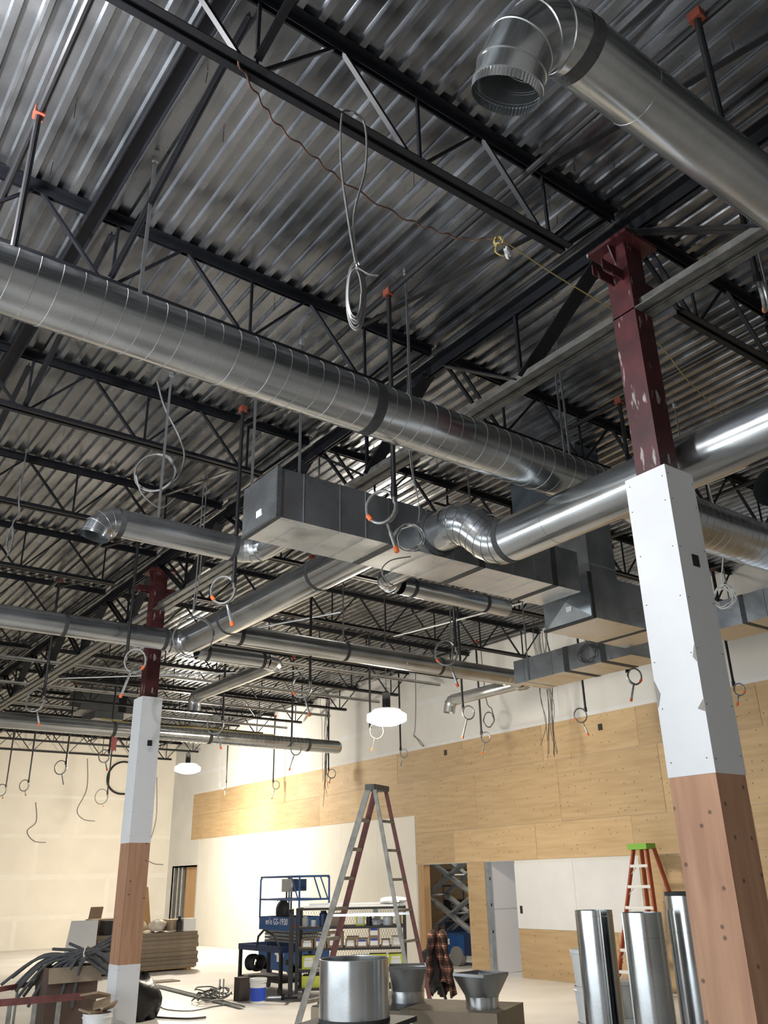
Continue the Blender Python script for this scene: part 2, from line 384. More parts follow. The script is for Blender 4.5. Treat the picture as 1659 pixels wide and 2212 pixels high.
struct(MB().box((XA+.15, 12.0, 3.5), (XA+4.5, 27.5, 3.6)).build('ceiling_store', WHITE))
d3 = struct(MB().box((WX0-.03, 28.5, 0), (WX1, 28.55, 2.33)).box((WX0, 28.5, 2.33), (WX1, 30.6, 2.38)).box((WX0, 30.55, 0), (WX1, 30.6, 2.33)).build('door_3', STUD), 'door opening framed with steel studs')
for y in (30.43, 30.05, 29.75): MB().box((XA+.03, y, 0), (XA+.13, y+.1, 2.33)).build('steel_stud', STUD, d3)
MB().box((XA+.10, 28.56, 0), (XA+.12, 29.6, 2.33)).build('plywood_sheet', LUMBER, d3)
struct(MB().box((XA+1.2, 27.5, 0), (XA+1.3, YB, 2.8)).box((XA+.15, 27.4, 0), (XA+4.5, 27.5, 2.8)).box((XA+.15, 27.5, 2.8), (XA+1.3, YB, 2.9)).build('wall_closet', CREAM), 'cream closet wall')
# shop front and near wall (outside the frame, they carry the windows)
m = MB(); m.box((XF-.2, YN, 2.95), (XF, YB, WT)); m.box((XF-.2, YN, 0), (XF, YN+2, 2.95)); m.box((XF-.2, 14.6, 0), (XF, YB, 2.95)); m.box((XF-.2, YN, 0), (XF, YB, .35))
struct(m.build('wall_front', CREAM), 'shop front wall with a long window')
struct(MB().box((XF, YN-.2, 0), (XA+.2, YN, WT)).build('wall_near', mat('bare_block', (.36, .35, .33), .8, 0, .1, 2)), 'plain near wall behind the viewer')

# ------------------------------------------------------------------ roof deck: one panel = six ribs
ceil = thing('ceiling', 'fluted galvanised steel roof deck', None, (0, 0, 0), kind='structure')
PITCH = .1524
def deck_panel():
    m = MB(); prof = []
    for k in range(6):
        x = k*PITCH
        prof += [(x, 0), (x+.046, 0), (x+.058, .038), (x+PITCH-.012, .038)]
    prof += [(6*PITCH, 0), (6*PITCH+.018, -.002)]
    for (xa, za), (xb, zb) in zip(prof, prof[1:]):
        m.quad((xa, YN, za), (xb, YN, zb), (xb, YB, zb), (xa, YB, za))
    return m
p0 = deck_panel().build('deck_panel', DECKM, ceil); p0.location = (-4.98+.0, 0, DECK)
for i in range(1, 21):
    p = p0.copy(); COL.objects.link(p); p.parent = ceil; p.location = (-4.98+i*6*PITCH, 0, DECK)
struct(MB().box((XF-.2, YN-.2, DECK+.06), (XA+.2, YB+.2, DECK+.12)).build('ceiling_board', MATTE), 'roof board above the deck')

# ------------------------------------------------------------------ roof joists
GX = 4.73                      # girder / column line
TB, BB = 6.55, 5.95            # undersides of chords
def chord(m, x0, x1, y, ztop, horiz_top, w=.05, g=.012, t=.006, h=.055):
    for s in (-1, 1):
        ya, yb = (y+g, y+g+w) if s > 0 else (y-g-w, y-g)
        if horiz_top: m.box((x0, ya, ztop-t), (x1, yb, ztop)); 
        else: m.box((x0, ya, ztop-h), (x1, yb, ztop-h+t))
        yv = y+g if s > 0 else y-g-t
        m.box((x0, yv, ztop-h), (x1, yv+t, ztop))
def joist_proto(x0, x1, side):
    t = thing('roof_joist', 'x', 'joist', (0, 0, 0), 'open-web roof joists')
    m = MB(); chord(m, x0, x1, 0, DECK, True, .055, .014, .007, .07); m.build('top_chord', BLACK, t)
    bx0, bx1 = (x0+.6 if side > 0 else x0), (x1-.62 if side < 0 else x1-.45)
    m = MB(); chord(m, bx0, bx1, 0, BB+.08, False, .05, .012, .007, .06); m.build('bottom_chord', BLACK, t)
    tn = []
    if side < 0:
        x = 4.44
        while x > x0: tn.append(x); x -= 1.18
    else:
        x = 5.02
        while x < x1: tn.append(x); x += 1.18
    tn.sort(); zt, zb = TB+.02, BB+.06
    for i, x in enumerate(tn):
        for s in (-1, 1):
            xb = x + s*.53
            if bx0-.02 <= xb <= bx1+.05:
                thick = .034 if s > 0 else .022
                MB().bar((x+s*.03, 0, zt), (xb, 0, zb), .022, thick, (0, 1, 0)).build('web_bar', BLACK, t)
        xv = x+.62
        if bx0 < xv < bx1: MB().bar((xv, 0, zt), (xv, 0, zb), .02, .02, (0, 1, 0)).build('web_bar', BLACK, t)
    # end strut up to the seat
    xe, xs = (bx1, x1-.05) if side < 0 else (bx0, x0+.05)
    MB().bar((xe, 0, zb), (xs, 0, zt), .03, .03, (0, 1, 0)).build('end_strut', BLACK, t)
    return t
JY = [3.14 + 2.285*k for k in range(-1, 13)]
JL = joist_proto(-4.9, GX-.05, -1); JR = joist_proto(GX+.05, XA+.1, 1)
for i, y in enumerate(JY):
    la = 'black open-web roof joist, %s from the camera, left of the column line' % ORD[i]
    lb = 'black open-web roof joist, %s from the camera, between column line and plywood wall' % ORD[i]
    if i == 0: JL.location = (0, y, 0); JR.location = (0, y, 0); JL['label'] = la; JR['label'] = lb
    else: dup(JL, (0, y, 0), la); dup(JR, (0, y, 0), lb)

# girder along the column line
g = thing('girder', 'heavy black truss girder carried by the red columns', 'girder', (GX, 3.14, 6.3))
for s in (-1, 1):
    MB().box((GX+s*.02-(.075 if s < 0 else 0), YN, DECK-.16), (GX+s*.02+(.075 if s > 0 else 0), YB, DECK-.15)).box((GX+s*.02-.005, YN, DECK-.25), (GX+s*.02+.005, YB, DECK-.15)).build('top_chord', BLACK, g)
    MB().box((GX+s*.02-(.08 if s < 0 else 0), YN, 5.64), (GX+s*.02+(.08 if s > 0 else 0), YB, 5.652)).box((GX+s*.02-.006, YN, 5.64), (GX+s*.02+.006, YB, 5.76)).build('bottom_chord', GREYBEAM, g)
y = JY[0]-2*2.285
while y < YB-2:
    for a, b, w in (((y+.1, 6.40), (y+1.14, 5.72), .075), ((y+2.285-.1, 6.40), (y+1.2, 5.72), .055)):
        if a[0] > YN and b[0] > YN:
            MB().bar((GX-.035, a[0], a[1]), (GX-.035, b[0], b[1]), .012, w, (1, 0, 0)).bar((GX+.035, a[0], a[1]), (GX+.035, b[0], b[1]), .012, w, (1, 0, 0)).build('diagonal', BLACK, g)
    if y+1.17 > YN: MB().bar((GX, y+1.17, 6.42), (GX, y+1.17, 5.72), .03, .03).build('upright', BLACK, g)
    y += 2.285
# continuous bridging under the deck at X = 1.3 and cross braces between joists
b = thing('bridging_channel', 'wide dark channel running under the deck across the left joists', 'beam', (1.32, 5, 6.5))
MB().box((1.26, YN, 6.475), (1.27, YB, 6.53)).box((1.26, YN, 6.525), (1.375, YB, 6.535)).box((1.365, YN, 6.475), (1.375, YB, 6.53)).build('channel', BLACK, b)
for i, y in enumerate(JY[:6]):
    o = MB().bar((1.50, y-2.2 if i else y-1.5, 6.52), (1.50, y-.05, 6.02), .05, .012, (0, 0, 1)).bar((1.50, y-2.2 if i else y-1.5, 6.535), (1.50, y-.05, 6.035), .008, .05).build('cross_brace', BLACK)
    tag(o, 'dark angle cross brace rising from the bottom chord of the %s joist from the camera' % ORD[i], 'brace', 'joist cross braces')
    o = MB().bar((3.80, y+.05, 6.02), (3.80, y+2.2, 6.5), .045, .012).build('cross_brace', BLACK)
    tag(o, 'dark angle cross brace beside the girder, beyond the %s joist from the camera' % ORD[i], 'brace', 'joist cross braces by the girder')

# ------------------------------------------------------------------ columns
def column(cy, which, short):
    t = thing('column', which, 'column', (GX, cy, 0))
    sp = MB().box((GX-.1, cy-.1, 0), (GX+.1, cy+.1, 6.26)).build('steel_post', REDST, t, label='red primed square steel post')
    MB().box((GX-.19, cy-.19, 6.26), (GX+.19, cy+.19, 6.29)).build('cap_plate', REDST, t)
    for s in (-1, 1):
        MB().prism([(GX+s*.1, cy-.005, 6.26), (GX+s*.17, cy-.005, 6.26), (GX+s*.1, cy-.005, 6.1)], (0, .01, 0)).build('gusset', REDST, t)
        MB().box((min(GX+s*.1, GX+s*.34), cy-.05, 5.93), (max(GX+s*.1, GX+s*.34), cy-.04, 6.02)).box((min(GX+s*.1, GX+s*.34), cy+.04, 5.93), (max(GX+s*.1, GX+s*.34), cy+.05, 6.02)).build('chord_bracket', REDST, t)
    x0, x1, y0, y1 = 4.58, 4.88, cy-.16, cy+.16
    th = .014
    def wrap(nm, mt, z0, z1, e=0):
        L = []
        for lo, hi in (((x0-e, y0-e, z0), (x0-e+th, y1+e, z1)), ((x0-e+th, y0-e, z0), (x1+e, y0-e+th, z1)), ((x1+e-th, y0-e+th, z0), (x1+e, y1+e, z1)), ((x0-e+th, y1+e-th, z0), (x1+e-th, y1+e, z1))):
            L.append(MB().box(lo, hi).build(nm, mt, t))
        return L
    wrap('drywall_board', WHITE, 2.33, 4.315, .004); wrap('plywood_board', PLYC, .855, 2.33); wrap('drywall_board', WHITE, 0, .855, .002)
    m = MB(); rg = random.Random(int(cy*10))
    for z in (0.12, .5, .8, 2.42, 2.72, 3.05, 3.4, 3.75, 4.05, 4.25):
        for q in (.03, .29):
            m.lathe((x0-.0045, y0+q+rg.uniform(-.01, .01), z+rg.uniform(-.02, .02)), [(0.0001, 0), (.004, 0), (.004, .002), (.0001, .0022)], 6, (-1, 0, 0))
            m.lathe((x0+q-.01, y0-.0045, z+rg.uniform(-.02, .02)), [(0.0001, 0), (.004, 0), (.004, .002), (.0001, .0022)], 6, (0, -1, 0))
    m.build('screws', SCREW, t, kind='stuff')
    MB().box((x0+.13, y0-.008, 3.62), (x0+.20, y0-.003, 3.70)).build('outlet_box', MATTE, t)
    return t
colR = column(3.14, 'near column, red steel post wrapped in white drywall and plywood, right side', 'near')
colL = column(12.2, 'far column, red steel post wrapped in white drywall and plywood, left side', 'far')
rg = random.Random(11)
for z, a, h in ((2.98, .02, .10), (2.68, .045, .07)):
    MB().prism([(4.5755, 2.979, z), (4.5755, 2.979+a, z+h*.3), (4.5755, 2.979, z+h)], (-.003, 0, 0)).build('torn_paper', mat('torn_board', (.28, .26, .23), .9), colR)
MB().prism([(4.5755, 3.30, 2.75), (4.5755, 3.27, 2.83), (4.5755, 3.304, 2.92)], (-.003, 0, 0)).build('torn_paper', MATS['torn_board'], colR)

# ------------------------------------------------------------------ ducts
def rings(m, path_pts, r, n=32, bead=.006):
    for p, d in path_pts:
        d = Vector(d).normalized(); p = Vector(p)
        m.lathe(p - d*bead, [(r*.99, 0), (r+bead*.7, bead*.4), (r+bead*.7, bead*1.6), (r*.99, bead*2)], n, d)
def band(p, d, r, w, parent):
    d = Vector(d).normalized(); rr = r+.004
    MB().lathe(Vector(p)-d*w/2, [(r*.98, 0), (rr, 0), (rr, w), (r*.98, w)], 40, d).build('sealant_band', SEAL, parent, True)
def straight(a, b, r, parent, name='pipe_section', seams=(), mt=None, n=40):
    a = Vector(a); b = Vector(b); d = (b-a)
    mt = mt or GALV
    o = MB().tube([a, b], r, n, False).build(name, mt, parent, True)
    for s in seams:
        m = MB(); rings(m, [(a+d*s, d)], r, n, .003); m.build('seam', mt, parent, True)
    return o
def elbow(c, u, v, R, r, parent, a0=0, a1=PI/2, gores=4, collar=0, mt=None, crimp=False):
    """gored elbow: centre c, start direction from centre u, end v; returns end point and direction"""
    mt = mt or GALV
    P = arc(c, u, v, R, a0, a1, gores)
    t0 = (-Vector(u)*math.sin(a0)+Vector(v)*math.cos(a0)).normalized(); t1 = (-Vector(u)*math.sin(a1)+Vector(v)*math.cos(a1)).normalized()
    pts = [P[0]-t0*.02] + P[1:-1] if False else P
    if collar: pts = P + [P[-1]+t1*collar]
    e = MB().tube(pts, r, 40, False).build('elbow', mt, parent, True, sharp=12)
    m = MB()
    for k in range(1, len(pts)-1):
        t = ((pts[k+1]-pts[k]).normalized()+(pts[k]-pts[k-1]).normalized()).normalized()
        rings(m, [(pts[k], t)], r*1.012, 40, .006)
    m.build('gore_seam', mt, e, True)
    if crimp:
        end = pts[-1]; m = MB(); n = 120; x = t1.cross(Vector((0, 1, 0)) if abs(t1.y) < .9 else Vector((1, 0, 0))).normalized(); y = t1.cross(x)
        prev = None; i0 = 0
        for j, h in enumerate((0.0, .045)):
            for q in range(n):
                a = 2*PI*q/n; rr = r*(1.0 if j == 0 else .985) + (.003 if q % 2 else -.001)
                m.v.append(end + t1*h + (x*math.cos(a)+y*math.sin(a))*rr)
        for q in range(n): m.f.append((q, (q+1) % n, n+(q+1) % n, n+q))
        m.build('crimped_collar', mt, parent)
        m = MB(); rings(m, [(end, t1)], r*1.005, 40, .007); m.build('bead', mt, parent, True)
    return pts[-1], t1

ZD = EYE+3.06     # centre height of the box trunk and its branches

# 1 long spiral duct
SY, SZ = 4.445, EYE+3.2
t = thing('spiral_duct', 'long spiral-seamed round duct crossing overhead from left edge to right edge', 'duct', (3, SY, SZ))
straight((-4.8, SY, SZ), (6.15, SY, SZ), .198, t, n=56)
MB().tube([(6.15, SY, SZ), (6.5, SY, SZ)], [.198, .245], 56, False).build('reducer', GALV, t, True)
straight((6.5, SY, SZ), (12.6, SY, SZ), .245, t, n=56)
def helix(x0, x1, r, pitch, y, z):
    N = int((x1-x0)/pitch*28); return [(x0+(x1-x0)*k/N, y-r*math.cos(2*PI*k/28), z+r*math.sin(2*PI*k/28)) for k in range(N+1)]
MB().tube(helix(-1.5, 6.15, .198, .127, SY, SZ), .0032, 4, False).build('spiral_seam', SEAMM, t, True)
MB().tube(helix(6.5, 12.6, .245, .11, SY, SZ), .0032, 4, False).build('spiral_seam', SEAMM, t, True)
band((3.20, SY, SZ), (1, 0, 0), .198, .085, t)

# 2 near duct at the top right, elbow turned down
TY, TZ, TR = 1.613, EYE+3.39, .15
t = thing('round_duct', 'smooth round duct at the top right with a gored elbow opening towards the camera', 'duct', (3.5, TY, TZ))
straight((2.36, TY, TZ), (9.0, TY, TZ), TR, t, seams=(.058,))
band((2.325, TY, TZ), (1, 0, 0), TR, .07, t)
dn = Vector((0, .42, -.91)).normalized()
elbow(Vector((2.29, TY, TZ))+dn*.27, -dn, (-1, 0, 0), .27, TR, t, 0, PI/2, 4, .07, crimp=True)

# 3 box trunk with its take-offs
t = thing('box_duct', 'long rectangular sheet-metal trunk duct with a blue-grey end cap and white tag', 'duct', (5.1, 6.13, ZD))
bx0, bx1, by0, by1, bz0, bz1 = 3.23, 7.02, 5.83, 6.43, EYE+2.83, EYE+3.29
js = [3.27, 4.46, 5.57, 6.62, bx1]
for a, b in zip(js, js[1:]):
    MB().box((a+.002, by0, bz0), (b-.002, by1, bz1)).build('duct_section', GALV_BLUE, t)
for x in js[1:4]:
    MB().box((x-.04, by0-.004, bz0-.004), (x+.04, by1+.004, bz1+.004)).build('sealant_band', SEAL, t)
for x in (3.5, 3.88, 4.16, 4.88, 5.2, 6.0, 6.32):
    MB().box((x-.003, by0-.004, bz0-.003), (x+.003, by1+.003, bz1+.003)).build('seam', GALV_BLUE, t)
cap = MB().box((bx0, by0-.01, bz0-.01), (3.27, by1+.01, bz1+.01)).build('end_cap', GALV_BLUE, t)
def cross_break(parent, x, y0, y1, z0, z1, d=.012):
    cy, cz = (y0+y1)/2, (z0+z1)/2; c = (x-d, cy, cz); m = MB(); q = [(x, y0, z0), (x, y0, z1), (x, y1, z1), (x, y1, z0)]
    m.v += [Vector(p) for p in q]+[Vector(c)]
    for k in range(4): m.f.append((k, (k+1) % 4, 4))
    return m.build('cross_break', GALV_BLUE, parent)
cross_break(cap, bx0-.001, by0+.01, by1-.01, bz0+.01, bz1-.01, .02)
MB().box((bx0-.014, 6.07, bz0+.09), (bx0-.009, 6.16, bz0+.155)).build('paper_tag', WPAPER, t)
MB().box((bx0-.006, by0-.012, bz0-.012), (bx0+.04, by1+.012, bz0+.012)).build('sealant_band', SEAL, t)
MB().box((bx0-.004, by0-.012, bz0+.013), (bx0+.04, by0+.012, bz1+.012)).build('sealant_band', SEAL, t)

# 4 round duct along Y feeding the trunk by an up-and-over offset
DX, DR, DZ = 5.15, .20, EYE+2.76
t = thing('round_duct', 'large round duct passing behind the near column with a twin-elbow offset into the box trunk', 'duct', (DX, 3.2, DZ))
straight((DX, -2.8, DZ), (DX, 5.02, DZ), DR, t, seams=(.80, .93), n=48)
band((DX, 3.44, DZ), (0, 1, 0), DR, .05, t)
band((DX, 5.02, DZ), (0, 1, 0), DR, .06, t)
od = Vector((-.42, 0, .91)).normalized(); R = .335; th = math.radians(60)
e1, _ = elbow(Vector((DX, 5.02, DZ))+od*R, -od, (0, 1, 0), R, DR, t, 0, th, 4)
up_end = e1
c2 = e1 + (e1 - (Vector((DX, 5.02, DZ))+od*R))
P = [c2 + (-(Vector((0, 1, 0))*math.sin(a)) + od*math.cos(a))*R for a in [th*(1-k/4) for k in range(5)]]
e2 = MB().tube(P, DR, 40, False).build('elbow', GALV, t, True, sharp=12)
m = MB()
for k in range(0, 4):
    dd = (P[k+1]-P[max(k-1, 0)]).normalized(); rings(m, [(P[k], dd)], DR*1.012, 40, .006)
m.build('gore_seam', GALV, e2, True)
oe = P[-1]
straight(oe, (oe.x, 5.83, oe.z), DR*.98, t, 'collar')
MB().lathe((oe.x, 5.80, oe.z), [(DR, 0), (DR+.03, .02), (DR+.03, .025)], 40, (0, 1, 0)).build('flange', SEAL, t)

# 5 branch at the left: elbow out of the trunk, run along X, open elbow
BY, BR_ = 7.25, .131
t = thing('round_duct', 'round branch duct left of the box trunk with a gored elbow open downwards', 'duct', (2.9, BY, ZD))
straight((2.40, BY, ZD), (3.53, BY, ZD), BR_, t)
band((2.39, BY, ZD), (1, 0, 0), BR_, .05, t); band((3.53, BY, ZD), (1, 0, 0), BR_, .05, t)
dn = Vector((0, .1, -1)).normalized()
elbow(Vector((2.37, BY, ZD))+dn*.19, -dn, (-1, 0, 0), .19, BR_, t, 0, PI/2*.85, 4, .03)
elbow((3.55, BY-.24, ZD), (0, 1, 0), (1, 0, 0), .24, BR_, t, 0, PI/2, 4)
straight((3.79, BY-.24, ZD), (3.79, 6.43, ZD), BR_, t, 'collar')

# 6 trunk branch along Y, then tee with runs along X
QX, QR = 4.69, .182
t = thing('round_duct', 'sloping-looking round duct running from under the box trunk to the far crossing duct', 'duct', (QX, 8, ZD))
straight((QX, 6.43, ZD), (QX, 10.65, ZD), QR, t, seams=(.26, .73))
for y in (7.45, 9.56): band((QX, y, ZD), (0, 1, 0), QR, .05, t)
MB().lathe((QX, 6.43, ZD), [(QR+.03, 0), (QR+.002, .05)], 40, (0, 1, 0)).build('flange', SEAL, t)
elbow((QX-.23, 10.65, ZD), (1, 0, 0), (0, 1, 0), .23, QR-.02, t, 0, PI/2, 4)
t2 = thing('round_duct', 'long round duct crossing in front of the far column towards the left edge', 'duct', (1, 10.88, ZD))
straight((-3.5, 10.88, ZD), (QX-.23, 10.88, ZD), .142, t2, seams=(.80,))
for x in (3.02, 4.36): band((x, 10.88, ZD), (1, 0, 0), .144, .05, t2)
t3 = thing('round_duct', 'long round duct running right from the sloping duct to the low box duct', 'duct', (7, 10.14, ZD))
straight((QX+.15, 10.14, ZD), (10.37, 10.14, ZD), .1375, t3, seams=(.55, .94))
for x in (5.12, 6.82, 8.6): band((x, 10.14, ZD), (1, 0, 0), .139, .05, t3)
elbow((10.37, 10.38, ZD), (0, -1, 0), (1, 0, 0), .24, .1375, t3, 0, PI/2, 3)
band((10.38, 10.14, ZD), (1, 0, 0), .139, .04, t3)
straight((10.61, 10.38, ZD), (10.61, 12.1, ZD), .105, t3)
dn = Vector((-.1, 0, -1)).normalized()
elbow(Vector((10.61, 12.1, ZD))+dn*.13, -dn, (0, 1, 0), .13, .11, t3, 0, PI/2*.95, 3, .10)
t4 = thing('round_duct', 'short small round duct with two elbows ending in a down-turned outlet', 'duct', (5.5, 11, ZD-.1))
zz = ZD-.11
straight((QX+.15, 10.85, zz), (5.93, 10.85, zz), .11, t4)
for x in (4.99, 5.86): band((x, 10.85, zz), (1, 0, 0), .11, .05, t4)
elbow((5.93, 11.07, zz), (0, -1, 0), (1, 0, 0), .22, .11, t4, 0, PI/2, 3)
straight((6.15, 11.07, zz), (6.15, 13.6, zz), .105, t4, seams=(.5,))
elbow((6.15, 13.6, zz-.14), (0, 0, 1), (0, 1, 0), .14, .11, t4, 0, PI/2, 3, .11)

# 7 branch behind the trunk towards the second box
t = thing('round_duct', 'round duct under the box trunk running right towards the second box duct', 'duct', (6.4, 7.27, ZD))
straight((5.66, 7.27, ZD), (7.30, 7.27, ZD), .1075, t)
for x in (5.52, 5.82, 6.93): band((x, 7.27, ZD), (1, 0, 0), .1085, .045, t)
elbow((5.57, 7.07, ZD), (0, 1, 0), (-1, 0, 0), .20, .1085, t, 0, PI/2, 4)
straight((5.37, 7.07, ZD), (5.37, 6.43, ZD), .1075, t, 'collar')

# 8 second box duct, riser to the roof, low box duct
t = thing('box_duct', 'second rectangular duct with cross-broken end cap, tall riser above it, behind near column', 'duct', (7.9, 6.3, EYE+2.8))
MB().box((7.32, 5.94, EYE+2.62), (8.26, 6.67, EYE+3.14)).build('duct_section', GALV_BLUE, t)
MB().box((8.262, 5.94, EYE+2.62), (8.75, 6.67, EYE+3.14)).build('duct_section', GALV_BLUE, t)
cross_break(t, 7.318, 5.95, 6.66, EYE+2.63, EYE+3.13, .025)
MB().box((7.295, 5.93, EYE+2.61), (7.345, 6.68, EYE+2.635)).build('sealant_band', SEAL, t)
MB().box((7.295, 5.93, EYE+2.636), (7.345, 5.952, EYE+3.15)).build('sealant_band', SEAL, t)
MB().box((8.235, 5.935, EYE+2.615), (8.295, 6.675, EYE+3.145)).build('sealant_band', SEAL, t)
MB().box((7.296, 6.23, EYE+2.76), (7.30, 6.31, EYE+2.82)).build('paper_tag', WPAPER, t)
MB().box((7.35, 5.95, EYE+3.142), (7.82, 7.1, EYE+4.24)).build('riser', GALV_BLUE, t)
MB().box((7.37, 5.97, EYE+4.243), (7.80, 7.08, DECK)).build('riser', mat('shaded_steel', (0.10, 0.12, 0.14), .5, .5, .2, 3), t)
for z in (3.27, 3.83, 4.24): MB().box((7.342, 5.942, EYE+z-.008), (7.828, 7.108, EYE+z+.008)).build('seam', GALV_BLUE, t)
t = thing('box_duct', 'low rectangular duct under the second box, ending near the long crossing duct', 'duct', (9.1, 7.7, EYE+2.7))
for a, b in ((6.67, 7.34), (7.345, 8.0), (8.005, 8.74)): MB().box((8.84, a, EYE+2.55), (9.48, b, EYE+2.88)).build('duct_section', GALV_BLUE, t)
for y in (7.10, 7.74): MB().box((8.836, y-.045, EYE+2.546), (9.484, y+.045, EYE+2.884)).build('sealant_band', SEAL, t)
MB().box((8.836, 8.54, EYE+2.546), (9.484, 8.55, EYE+2.884)).build('seam', GALV_BLUE, t)
t = thing('box_duct', 'rectangular duct right of the near column, blue-grey side and tan underside', 'duct', (9.1, 4.9, EYE+2.7))
MB().box((8.78, 3.9, EYE+2.56), (9.36, 4.75, EYE+2.88)).build('duct_section', GALV_BLUE, t)
MB().box((8.78, 4.755, EYE+2.56), (9.36, 5.62, EYE+2.88)).build('duct_section', GALV_BLUE, t)
MB().box((8.776, 5.0, EYE+2.556), (9.364, 5.06, EYE+2.884)).build('sealant_band', SEAL, t)
t = thing('round_duct', 'short elbowed round duct at the right edge below the large round duct', 'duct', (5.9, 2.75, EYE+2.48))
straight((5.5, 2.76, EYE+2.50), (7.6, 2.76, EYE+2.50), .14, t)
for x in (5.93, 6.28): band((x, 2.76, EYE+2.50), (1, 0, 0), .14, .06, t)
elbow((7.6, 2.98, EYE+2.50), (0, -1, 0), (1, 0, 0), .22, .14, t, 0, PI/2, 4)

# 9 far spiral duct
FY, FZ = 16.5, EYE+2.76
t = thing('spiral_duct', 'far spiral duct passing behind the far column, closed at its right end', 'duct', (7, FY, FZ))
straight((3.2, FY, FZ), (10.9, FY, FZ), .139, t)
MB().lathe((10.9, FY, FZ), [(.139, 0), (.12, .05), (.07, .08), (.001, .09)], 32, (1, 0, 0)).build('end_cap', GALV, t, True)
MB().tube(helix(6.25, 10.1, .14, .10, FY, FZ), .0032, 4, False).build('spiral_seam', SEAMM, t, True)
for x in (5.75, 6.1, 7.75, 10.1): band((x, FY, FZ), (1, 0, 0), .139, .07, t)

# ------------------------------------------------------------------ sprinkler branch pipes and drops
BRX = [.68, 3.65, 6.75, 9.8, 12.35]
for i, x in enumerate(BRX):
    o = MB().tube([(x, YN, 6.42), (x, 30.5, 6.42)], .027, 10).build('sprinkler_pipe', BLKPIPE, None, True)
    tag(o, 'black sprinkler branch pipe under the deck, %s from the left edge' % ORD[i], 'pipe', 'sprinkler branch pipes')
def hose_path(B, ang, R=.12, tail=.2, turns=1.15, lean=.3):
    B = Vector(B); u = Vector((math.cos(ang), math.sin(ang), 0)); w = Vector((0, 0, 1)); n = u.cross(w)
    P = [B, B-w*.04]
    c = B - w*.06 + u*R*.9
    N = int(22*turns)
    for k in range(N+1):
        a = PI - 2*PI*turns*k/N*(-1)
        P.append(c + u*R*math.cos(a) + w*(R*1.15*math.sin(a)) + n*(.028*k/N*turns))
    e = P[-1]; td = (-w*1.0 - u*lean).normalized()
    P.append(e + td*tail*.4); P.append(e + td*tail)
    return P, e+td*tail, td
def drop(x, y, zb, label, ang=2.5, R=.11, tail=.2, turns=1.2, cap=True, bx=None, ztop=6.42):
    t = thing('sprinkler_drop', label, 'sprinkler drop', (x, y, zb), 'sprinkler drops with looped hoses')
    bx = min(BRX, key=lambda q: abs(q-x)) if bx is None else bx
    P = [(bx, y, ztop), (x, y, ztop), (x, y, zb)] if abs(bx-x) > .04 else [(x, y, ztop), (x, y, zb)]
    MB().tube(P, .021, 10).build('pipe', BLKPIPE, t, True)
    MB().bar((x, y-.04, ztop), (x, y+.04, ztop), .062, .062).build('tee_fitting', REDFIT, t)
    MB().tube([(x, y, zb+.06), (x, y, zb-.02)], .028, 10).build('coupling', BLKPIPE, t, True)
    P, e, d = hose_path((x, y, zb-.02), ang, R, tail, turns)
    MB().tube(P, .013, 8).build('hose', BRAID, t, True)
    MB().tube([P[-2], e], .016, 8).build('hose_end', STUD, t, True)
    if cap: MB().tube([e-d*.005, e+d*.04], .020, 8).build('cap', ORANGE, t, True)
    k = len(P)//3
    if cap and y < 11: MB().tube([P[k], P[k]+(P[k+1]-P[k]).normalized()*.05], .0185, 8).build('tag_sleeve', ORANGE, t)
    return t
